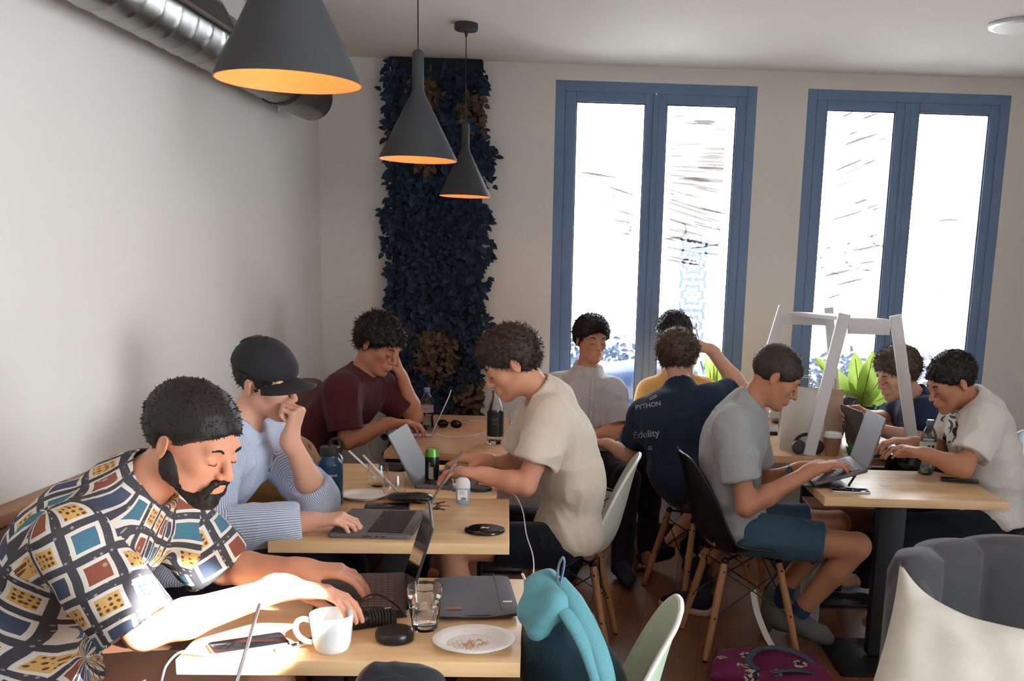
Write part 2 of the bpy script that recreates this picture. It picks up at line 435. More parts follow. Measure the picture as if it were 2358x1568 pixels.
MB().tube([(0, 4.86, -DR), (0, 4.86, -DR - .03)], .005, 8).build('hanger_rod', galv, du); MB().tube([(0, 4.86, DR), (0, 4.86, CZ - DZ)], .005, 8).build('hanger_rod', galv, du)
# grille on the flank of the duct
gm = XF((0, 3.62, 0), 0, 0, 0) @ Matrix.Rotation(math.radians(-28), 4, 'Y')
b = MB(); w2, h2 = .36, .05
for (c, d) in (((DR + .004, 0, h2 + .008), (.008, 2 * w2 + .04, .016)), ((DR + .004, 0, -h2 - .008), (.008, 2 * w2 + .04, .016)), ((DR + .004, w2 + .01, 0), (.008, .02, 2 * h2)), ((DR + .004, -w2 - .01, 0), (.008, .02, 2 * h2))): b.box(c, d, gm)
go = b.build('grille_frame', galv, du, smooth=False)
b = MB(); n = 70
for i in range(n): b.box((DR + .002, -w2 + (i + .5) * 2 * w2 / n, 0), (.006, .0035, 2 * h2), gm)
b.build('louvre', galv, go, smooth=False)
MB().box((DR - .004, 0, 0), (.004, 2 * w2, 2 * h2), gm).build('dark_backing', mat('dark_void', rgb(22, 22, 22), .9), go, smooth=False)

# pendant lamps
lampm = mat('charcoal_lamp_enamel', rgb(50, 52, 55), .7, bump=(350, .25, .0006))
innerm = mat('copper_orange_inner_enamel', rgb(246, 150, 92), .6)
corem = mat('black_cord', rgb(20, 20, 22), .6)
bulbm = mat('lit_bulb', rgb(255, 220, 170), .3, emit=((1, .60, .30, 1), 5))
def pendant(c, rim_z, R, label, rose=True):
    o = empty('pendant_lamp', (c[0], c[1], rim_z), 0, label, 'pendant lamp', 'cone pendant lamps over the tables')
    H1, H2 = .215, .335
    MB().lathe([(R, 0), (R - .0005, .004), (.026, H1 - .012), (.020, H1 + .004), (.019, H1 + .02), (.019, H2), (.012, H2 + .008), (.0035, H2 + .012)], 64).build('lamp_shade', lampm, o)
    MB().lathe([(R, 0), (R - .003, 0), (.026, H1 - .022), (.016, H1 - .01), (0, H1 - .008)], 64).build('shade_lining', innerm, o)
    MB().lathe([(0, .036), (.012, .037), (.021, .043), (.027, .055), (.029, .066), (.026, .082), (.016, .102), (.013, .118), (0, .12)], 24).build('bulb', bulbm, o)
    MB().lathe([(0, .116), (.016, .116), (.018, .15), (.018, H1 - .012), (0, H1 - .012)], 20).build('bulb_socket', lampm, o)
    MB().tube([(0, 0, H2 + .008), (0, 0, CZ - rim_z - .02)], .0022, 8).build('cord', corem, o)
    if rose: MB().lathe([(0, CZ - rim_z), (.055, CZ - rim_z), (.055, CZ - rim_z - .028), (.05, CZ - rim_z - .032), (.008, CZ - rim_z - .032), (.006, CZ - rim_z - .055), (.003, CZ - rim_z - .06)], 40).build('ceiling_rose', lampm, o)
    l = light('bulb_glow', 'POINT', (c[0], c[1], rim_z + .02), 1.0, (1, .42, .18), .02); l.parent = o; l.location = (0, 0, .012)
    return o
for (u0, v0, u1, v1, y, lb) in ((499, 172, 831, 207, 1.9, 'largest and nearest dark cone pendant lamp with glowing orange inside'), (874, 362, 1052, 375, 3.6, 'middle dark cone pendant lamp with long stem hanging before the leafy panel'), (1012, 451, 1130, 454, 5.2, 'smallest and farthest cone pendant lamp with its round ceiling rose in view')):
    a_, b_ = at(u0, v0, y), at(u1, v1, y); c = (a_ + b_) / 2; pendant(c, c.z, (b_ - a_).length / 2, lb)
# ------------------------------------------------------------------ furniture
oak = wood('light_oak_laminate', rgb(236, 203, 156), rgb(212, 172, 122), scale=2.4, axis=0, rough=.32)
oak_edge = wood('oak_edge_band', rgb(206, 168, 120), rgb(180, 140, 96), scale=3, axis=0, rough=.4)
oak_pink = wood('reddish_oak_laminate', rgb(214, 168, 128), rgb(190, 142, 104), scale=2.4, axis=0, rough=.3)
blackmetal = mat('black_powder_coated_steel', rgb(24, 26, 32), .5)
TZ = .75
TABLES = []
def table(c, rz, label, w=.705, d=.60, top=None, group='square two-seat cafe tables'):
    o = empty('cafe_table', (c[0], c[1], 0), rz, label, 'table', group)
    MB().box((0, 0, TZ - .0165), (w, d, .033), bev=.0015).build('tabletop', top or oak, o)
    MB().box((0, 0, .37), (.11, .06, .69), bev=.003).build('column', blackmetal, o)
    MB().box((0, 0, .710), (.40, .30, .012)).build('mounting_plate', blackmetal, o)
    MB().plate((0, 0, .008), .42, .42, .016, .02, bev=.003).build('base_plate', blackmetal, o)
    TABLES.append(o); return o
def tpos(near_l, near_r, d):
    a, b = V((near_l[0], near_l[1], 0)), V((near_r[0], near_r[1], 0)); x = (b - a).normalized(); y = V((-x.y, x.x, 0))
    return (a + b) / 2 + y * d / 2, math.atan2(x.y, x.x)
c, r_ = tpos((-.856, 2.015), (-.151, 2.06), .6); table(c, r_, 'nearest oak table with the white cup, water glass and crumb-strewn plate')
c, r_ = tpos((-.962, 2.945), (-.261, 3.010), .62); table(c, r_, 'oak table with the blue flask and round black charger near its front corner', d=.62); T2 = (c, r_)
c2 = c + V((-math.sin(r_), math.cos(r_), 0)) * .63 + V((-.045, 0, 0)); table(c2, r_, 'oak table behind the blue flask, carrying the green can and open laptop', d=.62)
c, r_ = tpos((-.945, 4.50), (-.245, 4.52), .6); table(c, r_, 'oak table with the glossy dark bottle, before the leafy panel', top=oak_pink)
table((c.x, c.y + .605, 0), r_, 'farthest oak table at the left, where the person in the dark red tee types', top=oak_pink)
c, r_ = tpos((.853, 3.835), (1.553, 3.855), .6); table(c, r_, 'oak table at the right with the water bottle and two phones')
c, r_ = tpos((.786, 4.72), (1.586, 4.75), .6); table(c, r_, 'reddish oak table under the kraft paper bags', w=.8, top=oak_pink)
table((c.x, c.y + .605, 0), r_, 'reddish oak table nearest the right window, behind the paper bags', w=.8, top=oak_pink)

# wall bench
brown = mat('brown_leatherette', rgb(122, 84, 62), .55, bump=(30, .15, .004), var=(5, rgb(96, 64, 46), .7))
railw = wood('bench_rail_wood', rgb(176, 134, 100), rgb(146, 106, 76), axis=1, rough=.45)
be = empty('wall_bench', (LX, 2.6, 0), 0, 'long brown wall bench with a wooden top rail under the left wall', 'bench')
Y0, Y1 = -3.6, 2.25
MB().box((.235, (Y0 + Y1) / 2, .18), (.43, Y1 - Y0, .36), bev=.004).build('base', mat('dark_bench_base', rgb(58, 44, 36), .7), be)
b = MB(); n = 4
for i in range(n):
    l = (Y1 - Y0) / n; b.plate((.27, Y0 + (i + .5) * l, .40), .48, l - .008, .09, .03, bev=.02)
b.build('seat_cushion', brown, be)
b = MB()
n = 12
for i in range(n):
    l = (Y1 - Y0) / n; b.box((.045, Y0 + (i + .5) * l, .64), (.05, l - .004, .40), bev=.012)
b.build('back_panel', brown, be)
MB().box((.035, (Y0 + Y1) / 2, .862), (.07, Y1 - Y0, .035), bev=.006).build('top_rail', railw, be)
# brown high seat end at far left and tan cushion
sofa = empty('corner_seat', (-1.545, 5.22, 0), 0, 'dark brown upholstered corner seat against the far left wall', 'seat')
redb = mat('dark_brown_fabric', rgb(104, 76, 66), .9, bump=(200, .2, .001))
MB().plate((.0, 0, .70), .14, .66, .5, .05, bev=.04).build('backrest', redb, sofa)
MB().plate((.26, 0, .30), .5, .66, .26, .05, bev=.03).build('seat', redb, sofa)
MB().box((.2, 0, .085), (.4, .6, .17)).build('plinth', mat('dark_bench_base', rgb(58, 44, 36), .7), sofa)

# shell chair with dowel legs
dowel = wood('beech_dowel', rgb(190, 140, 96), rgb(160, 112, 74), axis=2, rough=.4)
dowel_dk = wood('walnut_dowel', rgb(120, 72, 56), rgb(92, 52, 40), axis=2, rough=.4)
wire = mat('black_wire', rgb(14, 14, 16), .4)
def shell_mesh(th=.007):
    prof = [(.235, .405, .185, .0), (.225, .430, .205, .004), (.20, .442, .220, .012), (.12, .438, .232, .030), (.02, .428, .236, .048), (-.08, .424, .236, .062), (-.15, .438, .234, .074), (-.195, .480, .232, .080), (-.222, .54, .230, .076), (-.240, .61, .222, .064), (-.256, .68, .208, .05), (-.272, .75, .182, .032), (-.284, .795, .150, .018), (-.291, .820, .110, .008), (-.294, .832, .05, .002)]
    pp = smoothpath([(a, b_, c_) for a, b_, c_, d_ in prof], 4); dd = smoothpath([(d_, 0, 0) for a, b_, c_, d_ in prof], 4)
    L = len(pp); nx = 20; P = []
    for i in range(L):
        y, z, w = pp[i]; t = (pp[min(i + 1, L - 1)] - pp[max(i - 1, 0)]); nrm = V((t.z if False else 0, 0, 0))
        ty, tz = t.x, t.y; l = math.hypot(ty, tz); ny, nz = tz / l, -ty / l        # normal towards sitter
        if ny * .5 + nz < 0: ny, nz = -ny, -nz
        lift = dd[i].x; row = []
        for j in range(nx + 1):
            s = -1 + 2 * j / nx; e = abs(s) ** 2.6
            row.append(V((s * w * (1 - .04 * e), y + ny * lift * e, z + nz * lift * e)))
        P.append(row)
    b = MB(); b.grid(P); me = b.mesh('shell')
    bm = bmesh.new(); bm.from_mesh(me); bmesh.ops.solidify(bm, geom=bm.faces[:], thickness=th); bm.to_mesh(me); bm.free()
    rim = MB(); edge = [P[i][0] for i in range(L)] + [P[-1][j] for j in range(1, nx)] + [P[i][-1] for i in range(L - 1, -1, -1)] + [P[0][j] for j in range(nx - 1, 0, -1)]
    rim.tube(edge + edge[:2], .0062, 8, cap=False)
    return me, rim.mesh('rim')
SHELL, RIM = shell_mesh()
def legs(o, lm, sp=(.205, .20)):
    tops = [(sx * .125, sy * .115 - .01, .405) for sx in (-1, 1) for sy in (-1, 1)]
    bots = [(sx * sp[0], sy * sp[1] - .01, 0) for sx in (-1, 1) for sy in (-1, 1)]
    for t, q in zip(tops, bots):
        t, q = V(t), V(q); b = MB(); P = [t.lerp(q, k) for k in (0, .12, .5, .985)]
        b.tube(P, [.0125, .0155, .0165, .0125], 14); lg = b.build('leg', lm, o)
        MB().tube([t.lerp(q, .982), q], [.0128, .0115], 12).build('rubber_foot', wire, lg)
        for k in (.10, .56):
            p = t.lerp(q, k); b = MB()
            for ax in (V((1, 0, 0)), V((0, 1, 0))): b.tube([p - ax * .0175, p + ax * .0175], .0045, 8)
            b.build('screw', wire, lg)
    T, B = [V(x) for x in tops], [V(x) for x in bots]
    for (i, j) in ((0, 1), (1, 3), (3, 2), (2, 0)):
        p, q = T[i].lerp(B[i], .10), T[j].lerp(B[j], .56); MB().tube([p, q], .0027, 6).build('cross_brace', wire, o); b = MB(); p, q = T[j].lerp(B[j], .10), T[i].lerp(B[i], .56); b.tube([p, q], .0027, 6)
        b.build('cross_brace', wire, o)
    b = MB().tube([T[0], T[3]], .006, 8).tube([T[1], T[2]], .006, 8)
    for t in T: b.ball(t, .017, 10)
    b.build('seat_mount', wire, o)
def chair(loc, face, sm, rm, lm, label, cat='chair'):
    """face: heading the sitter looks, degrees from +x"""
    o = empty('shell_chair', (loc[0], loc[1], 0), math.radians(face - 90), label, cat, 'moulded shell chairs on dowel legs')
    s = link('seat_shell', SHELL.copy(), sm, o); link('shell_rim', RIM.copy(), rm, s)
    legs(o, lm); return o
pwhite = mat('off_white_shell_plastic', rgb(206, 210, 198), .42); pwhite2 = mat('white_rim_plastic', rgb(226, 230, 222), .38)
pgreen = mat('pale_green_shell_plastic', rgb(190, 212, 184), .4); pgrey = mat('warm_grey_shell_plastic', rgb(92, 88, 86), .45)
pnavy = mat('navy_shell_plastic', rgb(30, 42, 62), .42); pblack = mat('black_shell_plastic', rgb(26, 30, 38), .38)
chair((-.13, 4.16), 176, pwhite, pwhite2, dowel, 'off-white shell chair on beech legs under the person in the cream tee')
chair((.0, 5.52), 182, pnavy, pwhite2, dowel_dk, 'navy shell chair on red-brown legs under the person in the pale button shirt') 
chair((.52, 4.98), 24, pgrey, pgrey, dowel, 'dark grey shell chair under the person in the lettered navy tee')
chair((.63, 4.28), 10, pblack, pblack, dowel, 'black shell chair under the person in the light grey tee and blue shorts')
chair((1.80, 4.42), 180, pblack, pblack, dowel, 'black shell chair under the person in the white printed tee')
chair((-.10, 2.24), 176, pgreen, pwhite2, dowel, 'pale green shell chair at the bottom, holding the teal backpack')
chair((1.88, 5.2), 180, pnavy, pnavy, dowel_dk, 'navy shell chair under the navy-tee person behind the white trestle')

# plywood seat glimpsed under the right table
ply = wood('plywood_seat', rgb(150, 104, 72), rgb(124, 82, 56), axis=0, rough=.5)
whitepaint = mat('white_painted_wood', rgb(226, 227, 230), .5)
# ------------------------------------------------------------------ armchair with channelled back
velvet = mat('grey_velvet', rgb(70, 70, 74), .85, sheen=.15, bump=(14, .10, .004), var=(9, rgb(54, 54, 58), .8))
ac = empty('velvet_armchair', (1.36, 2.72, 0), 0, 'grey velvet tub armchair with a channelled curved back, bottom right', 'armchair')
def arc_pt(a, r=.50): return V((r * math.cos(a), r * .80 * math.sin(a)))
NCH = 8; P = []; rows = []
a0, a1 = math.radians(196), math.radians(-16)
zs = [0, .02, .06, .15, .3, .44, .50, .525, .53]
outer = []
for i in range(NCH * 12 + 1):
    t = i / (NCH * 12); a = a0 + (a1 - a0) * t; ph = (t * NCH) % 1
    bulge = .034 * math.sin(PI * ph) ** .6 if 0 < ph < 1 else 0
    top = .235 + .545 * (math.sin(PI * t) ** .38) * 1.0 if 0 < t < 1 else .235
    top = .60 + .20 * min(1, math.sin(PI * t) * 2.2) + .006 * math.sin(PI * ph)
    c_, s_ = arc_pt(a), arc_pt(a, .50).normalized()
    ring = []
    for k in range(17):
        q = k / 16
        if q < .42: ring.append((c_ - s_ * (.052 + bulge), .38 + (top - .045 - .38) * q / .42))
        elif q < .62:
            an = PI * (q - .42) / .20; ring.append((c_ - s_ * (.052 + bulge * (1 - (q - .42) / .2 * .6)) * math.cos(an), top - .045 + .045 * math.sin(an)))
        else: ring.append((c_ + s_ * (.052 + bulge * .25), top - .045 - (top - .045 - .16) * (q - .62) / .38))
    P.append([(p.x, p.y, z) for p, z in ring])
MB().grid(P).build('channelled_back', velvet, ac, auto=False)
b = MB(); Pt = []
for i in range(33):
    q = i / 32; a = 2 * PI * q; Pt.append((math.copysign(abs(math.cos(a)) ** .55, math.cos(a)) * .435, math.copysign(abs(math.sin(a)) ** .6, math.sin(a)) * .42 - .05))
rows = []
for z, sc in ((.22, .96), (.24, 1.0), (.42, 1.0), (.455, .985), (.475, .94), (.485, .8), (.488, .4)): rows.append([(x * sc, y * sc - .0, z) for x, y in Pt[:-1]])
b.grid(rows, closed=True); b.build('seat_cushion', velvet, ac, auto=False)
MB().box((0, .02, .19), (.72, .60, .08), bev=.03).build('base', velvet, ac)
for sx in (-1, 1):
    for sy in (-1, 1): MB().tube([(sx * .27, .02 + sy * .22, .16), (sx * .31, .02 + sy * .27, 0)], [.018, .011], 12).build('leg', blackmetal, ac)
# linen cushion: pillow with four corners
def cushion(name, size, th, M, m, label, cat, seed=1, parent=None):
    n = 40; b = MB(); rr = random.Random(seed); ph = [rr.uniform(0, 6) for _ in range(6)]
    for side in (1, -1):
        P = []
        for i in range(n + 1):
            row = []
            for j in range(n + 1):
                u, v = -1 + 2 * i / n, -1 + 2 * j / n
                pin = 1 - .085 * (1 - abs(v) ** 2.2) * abs(u) ** 3; pin2 = 1 - .085 * (1 - abs(u) ** 2.2) * abs(v) ** 3
                h = th / 2 * ((1 - abs(u) ** 3.2) * (1 - abs(v) ** 3.2)) ** .55
                wr = .006 * math.sin(7 * u + 5 * v + ph[0]) * math.sin(3 * v - 6 * u + ph[1]) + .004 * math.sin(15 * u * v + ph[2])
                edge = (1 - u ** 4) * (1 - v ** 4)
                ear = .12 * ((1 - u) / 2) ** 4.5 * ((1 + v) / 2) ** 1.5; low = .07 * ((1 - u) / 2) ** 2 * ((1 - v) / 2)
                row.append((u * size[0] / 2 * pin + ear * .5 - low, v * size[1] / 2 * pin2 + ear, side * (h + wr * edge * 1.5)))
            P.append(row)
        b.grid(P, M)
    o = b.build(name, m, parent, auto=False); return tag(o, label, cat)
linen = mat('natural_linen', rgb(206, 200, 190), .9, bump=(260, .5, .0012), var=(40, rgb(190, 183, 172), .8))
ca, cb, cc = at(2062, 1288, 2.70), at(1978, 1535, 2.44), at(2372, 1385, 2.74)
CU = (ca, cb, cc)
ux = V((.93, .10, -.03)).normalized(); uy = V((-.02, .50, .86)).normalized(); uy = (uy - ux * ux.dot(uy)).normalized(); uz = ux.cross(uy)
Mc = Matrix((ux, uy, uz)).transposed().to_4x4(); 
Mc = Mc @ Matrix.Rotation(math.radians(-6), 4, 'Z'); Mc.translation = V(Mc.translation)
_tl = at(2062, 1290, 2.56); Mc.translation = _tl - (Mc.to_3x3() @ V((-.262, .300, .0)))
cushion('linen_cushion', (.62, .36), .15, Mc, linen, 'natural linen cushion leaning in the grey velvet armchair', 'cushion', 3)
# ------------------------------------------------------------------ people: smooth bodies grown from blended volumes
def A(p): return np.array(p, dtype=np.float64)
def nrm(v): v = A(v); return v / np.linalg.norm(v)
class SDF:
    def __init__(s): s.b = []
    def cap(s, p0, r0, p1, r1, k=.02, flat=None): s.b.append(('c', A(p0), r0, A(p1), r1, k, flat)); return s
    def ell(s, c, r, R=None, k=.02): s.b.append(('e', A(c), A(r), np.eye(3) if R is None else A(R), k)); return s
    def sub_ell(s, c, r, R=None, k=.01): s.b.append(('se', A(c), A(r), np.eye(3) if R is None else A(R), k)); return s
    def sub_cap(s, p0, r0, p1, r1, k=.004): s.b.append(('sc', A(p0), r0, A(p1), r1, k)); return s
    def cut(s, p, n, k=.004): s.b.append(('p', A(p), nrm(n), k)); return s      # remove what lies beyond p along n
    def merge(s, o): s.b.append(('m', o)); return s
    def bounds(s):
        lo = np.full(3, 1e9); hi = -lo
        for b in s.b:
            if b[0] == 'c':
                for p, r in ((b[1], b[2]), (b[3], b[4])): lo = np.minimum(lo, p - r); hi = np.maximum(hi, p + r)
            elif b[0] == 'e': r = b[2].max(); lo = np.minimum(lo, b[1] - r); hi = np.maximum(hi, b[1] + r)
            elif b[0] == 'm': l, h = b[1].bounds(); lo = np.minimum(lo, l); hi = np.maximum(hi, h)
        return lo, hi
    def field(s, X, Y, Z, org, h):
        arr = np.full((len(X), len(Y), len(Z)), 1.0, dtype=np.float32)
        def win(lo, hi):
            i0 = np.maximum(((lo - org) / h).astype(int), 0); i1 = ((hi - org) / h).astype(int) + 2
            sl = tuple(slice(a, b) for a, b in zip(i0, i1))
            return sl, X[sl[0]][:, None, None], Y[sl[1]][None, :, None], Z[sl[2]][None, None, :]
        def dcap(b, x, y, z):
            a, r0, c, r1 = b[1], b[2], b[3], b[4]; ab = c - a; L2 = max(ab @ ab, 1e-9)
            px, py, pz = x - a[0], y - a[1], z - a[2]
            t = np.clip((px * ab[0] + py * ab[1] + pz * ab[2]) / L2, 0, 1)
            qx, qy, qz = px - ab[0] * t, py - ab[1] * t, pz - ab[2] * t
            if len(b) > 6 and b[6] is not None:
                n, f = b[6]; q = qx * n[0] + qy * n[1] + qz * n[2]; g = (1 / f - 1)
                return (np.sqrt(qx * qx + qy * qy + qz * qz + q * q * (1 / f ** 2 - 1)) - (r0 + (r1 - r0) * t)) * .8
            return np.sqrt(qx * qx + qy * qy + qz * qz) - (r0 + (r1 - r0) * t)
        def dell(c, r, R, x, y, z):
            px, py, pz = x - c[0], y - c[1], z - c[2]
            q = [px * R[0][i] + py * R[1][i] + pz * R[2][i] for i in range(3)]
            k0 = np.sqrt(sum((q[i] / r[i]) ** 2 for i in range(3))); k1 = np.sqrt(sum((q[i] / r[i] ** 2) ** 2 for i in range(3)))
            return k0 * (k0 - 1) / np.maximum(k1, 1e-6)
        def smin(a, b, k):
            hh = np.clip(.5 + .5 * (b - a) / k, 0, 1); return b + (a - b) * hh - k * hh * (1 - hh)
        for b in s.b:
            if b[0] == 'c':
                m = max(b[2], b[4]) * 1.0 + b[5] + 3 * h; sl, x, y, z = win(np.minimum(b[1], b[3]) - m, np.maximum(b[1], b[3]) + m)
                arr[sl] = smin(arr[sl], dcap(b, x, y, z), b[5])
            elif b[0] == 'e':
                m = b[2].max() + b[4] + 3 * h; sl, x, y, z = win(b[1] - m, b[1] + m)
                arr[sl] = smin(arr[sl], dell(b[1], b[2], b[3], x, y, z), b[4])
            elif b[0] == 'se':
                m = b[2].max() + b[4] + 3 * h; sl, x, y, z = win(b[1] - m, b[1] + m)
                arr[sl] = -smin(-arr[sl], dell(b[1], b[2], b[3], x, y, z), b[4])
            elif b[0] == 'sc':
                m = max(b[2], b[4]) + b[5] + 3 * h; sl, x, y, z = win(np.minimum(b[1], b[3]) - m, np.maximum(b[1], b[3]) + m)
                arr[sl] = -smin(-arr[sl], dcap(b[:5], x, y, z), b[5])
            elif b[0] == 'p':
                d = (X[:, None, None] - b[1][0]) * b[2][0] + (Y[None, :, None] - b[1][1]) * b[2][1] + (Z[None, None, :] - b[1][2]) * b[2][2]
                arr = -smin(-arr, -d, b[3]); arr = arr.astype(np.float32)
            elif b[0] == 'm':
                arr = np.minimum(arr, b[1].field(X, Y, Z, org, h))
        return arr
    def mesh(s, h=.005, keep=False):
        lo, hi = s.bounds(); m = .03; lo = lo - m; hi = hi + m
        X, Y, Z = (np.arange(lo[i], hi[i], h) for i in range(3))
        F = s.field(X, Y, Z, lo, h); S = F < 0
        nx, ny, nz = F.shape
        c = np.zeros((nx - 1, ny - 1, nz - 1), dtype=np.int8)
        for i in (0, 1):
            for j in (0, 1):
                for k in (0, 1): c += S[i:nx - 1 + i, j:ny - 1 + j, k:nz - 1 + k]
        act = (c > 0) & (c < 8); idx = -np.ones(act.shape, dtype=np.int64); I = np.argwhere(act); idx[act] = np.arange(len(I))
        acc = np.zeros((len(I), 3)); cnt = np.zeros(len(I))
        cor = [(i, j, k) for i in (0, 1) for j in (0, 1) for k in (0, 1)]
        for a in range(8):
            for b in range(a + 1, 8):
                if sum(x != y for x, y in zip(cor[a], cor[b])) != 1: continue
                fa = F[I[:, 0] + cor[a][0], I[:, 1] + cor[a][1], I[:, 2] + cor[a][2]]; fb = F[I[:, 0] + cor[b][0], I[:, 1] + cor[b][1], I[:, 2] + cor[b][2]]
                x = (fa < 0) != (fb < 0); t = np.where(x, fa / np.where(x, fa - fb, 1), 0)
                p = A(cor[a])[None] + (A(cor[b]) - A(cor[a]))[None] * t[:, None]
                acc[x] += p[x]; cnt[x] += 1
        P = lo + (I + acc / np.maximum(cnt, 1)[:, None]) * h
        Q = []
        for ax in range(3):
            sl0 = [slice(1, -1)] * 3; sl1 = [slice(1, -1)] * 3; sl0[ax] = slice(0, -1); sl1[ax] = slice(1, None)
            s0, s1 = S[tuple(sl0)], S[tuple(sl1)]; E = np.argwhere(s0 != s1); off = np.ones(3, int); off[ax] = 0; E = E + off
            sg = S[E[:, 0], E[:, 1], E[:, 2]]; u, v = [a for a in range(3) if a != ax]
            def cell(du, dv): q = E.copy(); q[:, u] -= du; q[:, v] -= dv; return idx[q[:, 0], q[:, 1], q[:, 2]]
            q = np.stack([cell(1, 1), cell(0, 1), cell(0, 0), cell(1, 0)], 1)
            flip = sg if ax != 1 else ~sg
            q[~flip] = q[~flip][:, ::-1]; Q.append(q)
        Q = np.concatenate(Q); Q = Q[(Q >= 0).all(1)]
        return P, Q
def np_mesh(name, P, Q):
    me = bpy.data.meshes.new(name); me.vertices.add(len(P)); me.vertices.foreach_set('co', P.astype(np.float32).ravel())
    me.loops.add(len(Q) * 4); me.loops.foreach_set('vertex_index', Q.astype(np.int32).ravel())
    me.polygons.add(len(Q)); me.polygons.foreach_set('loop_start', np.arange(0, len(Q) * 4, 4, dtype=np.int32)); me.polygons.foreach_set('loop_total', np.full(len(Q), 4, dtype=np.int32))
    me.update(calc_edges=True); me.validate(); return me
_h = rng.random((64, 64, 64)).astype(np.float32)
def vnoise(P):
    f = np.floor(P).astype(int); t = P - f; t = t * t * (3 - 2 * t); r = 0
    for i in (0, 1):
        for j in (0, 1):
            for k in (0, 1):
                w = (t[:, 0] if i else 1 - t[:, 0]) * (t[:, 1] if j else 1 - t[:, 1]) * (t[:, 2] if k else 1 - t[:, 2])
                r = r + w * _h[(f[:, 0] + i) & 63, (f[:, 1] + j) & 63, (f[:, 2] + k) & 63]
    return r * 2 - 1
def vnormals(P, Q):
    a = np.cross(P[Q[:, 2]] - P[Q[:, 0]], P[Q[:, 3]] - P[Q[:, 1]]); N = np.zeros_like(P)
    for i in range(4): np.add.at(N, Q[:, i], a)
    return N / (np.linalg.norm(N, axis=1)[:, None] + 1e-12)
def folds(P, Q, amp=.004, s=14, seed=0, bones=None):
    """cloth folds: sharp ridged noise, pushed along the normal"""
    N = vnormals(P, Q); sh = seed * 7.3
    w = np.stack([vnoise(P * 5 + sh), vnoise(P * 5 + sh + 31), vnoise(P * 5 + sh + 57)], 1)
    p = P + w * .05
    n1 = 1 - np.abs(vnoise(p * A((s * .8, s, s * 1.1)) + sh + 11)) * 2
    n2 = 1 - np.abs(vnoise(p * A((s * 2.1, s * 2.1, s * 1.6)) + sh + 3)) * 2
    d = np.maximum(n1, -.4) * amp + np.maximum(n2, -.4) * amp * .35
    return P + N * d[:, None]
def bone_uv(me, P, Q, bones, cam_side):
    """lay a 2-D cloth coordinate round each bone (u round it, v along it) so prints follow the garment"""
    C = P[Q].mean(1); best = np.full(len(C), 1e9); bi = np.zeros(len(C), int)
    for n, (a, b, r, off) in enumerate(bones):
        a, b = A(a), A(b); ab = b - a; t = np.clip(((C - a) @ ab) / (ab @ ab), 0, 1); d = np.linalg.norm(C - a - ab * t[:, None], axis=1) - r
        m = d < best; best[m] = d[m]; bi[m] = n
    uv = np.zeros((len(Q), 4, 2))
    for n, (a, b, r, off) in enumerate(bones):
        m = bi == n
        if not m.any(): continue
        a, b = A(a), A(b); w = nrm(b - a); e = A(cam_side); e = nrm(e - w * (e @ w)); g = np.cross(w, e)
        c = C[m] - a; ac = np.arctan2(c @ g, c @ e); p = P[Q[m]] - a; ap = np.arctan2(p @ g, p @ e)
        ap = ac[:, None] + (ap - ac[:, None] + PI) % (2 * PI) - PI
        uv[m, :, 0] = ap * r * 1.15 + off; uv[m, :, 1] = p @ w
    l = me.uv_layers.new(name='cloth'); l.data.foreach_set('uv', uv.reshape(-1).astype(np.float32))

def hand_blobs(S, wr, d, n, t, curl=(.25, .45, .3), thumb=.5, sc=1.0, spread=.10, curls=None, wr_r=.026):
    """palm and five fingers. d: wrist to knuckles, n: where the palm faces, t: thumb side"""
    d = nrm(d); n = A(n); n = nrm(n - d * (n @ d)); t0 = A(t); t = nrm(t0 - d * (t0 @ d) - n * (t0 @ n))
    wr = A(wr); kn = []
    for q, ln in ((.030, .090), (.010, .094), (-.011, .089), (-.030, .080)): kn.append(wr + (d * ln + t * q) * sc)
    for i, k in enumerate(kn): S.cap(wr + t * (.014 - .009 * i) * sc + d * .006, .0165 * sc, k, .0118 * sc, .012)
    S.cap(wr - d * .02, wr_r * sc, wr + d * .012, .0225 * sc, .02, )
    S.ell(wr + (d * .045 + n * .004) * sc, (.036 * sc, .030 * sc, .014 * sc), np.stack([d, t, n], 1), .012)
    tips = []
    for i, k in enumerate(kn):
        cu = curls[i] if curls else curl; L = [(.044, .026, .022), (.048, .030, .024), (.045, .028, .023), (.035, .021, .020)][i]
        r = [(.0098, .0086, .0078, .0062), (.0100, .0088, .0080, .0064), (.0095, .0084, .0076, .0060), (.0085, .0075, .0068, .0054)][i]
        a = 0; p = k; side = t * (1.5 - i) * spread * .55
        for j in range(3):
            a += cu[j]; dv = nrm(d * math.cos(a) + n * math.sin(a) + side * math.cos(a)); q = p + dv * L[j] * sc
            S.cap(p, r[j] * sc, q, r[j + 1] * sc, .0045); p = q
        tips.append((p, dv))
    b = wr + (d * .018 + t * .022 + n * .006) * sc; d1 = nrm(d * .75 + t * (.75 - thumb * .3) + n * (.15 + thumb * .6)); p1 = b + d1 * .046 * sc
    d2 = nrm(d * .95 + t * (.35 - thumb * .5) + n * (.15 + thumb * .5)); p2 = p1 + d2 * .032 * sc; d3 = nrm(d2 + d * .25 - t * thumb * .3); p3 = p2 + d3 * .024 * sc
    S.cap(b - d * .01, .016 * sc, p1, .0118 * sc, .012).cap(p1, .0115 * sc, p2, .0100 * sc, .005).cap(p2, .0100 * sc, p3, .0072 * sc, .004)
    tips.append((p3, d3)); return tips

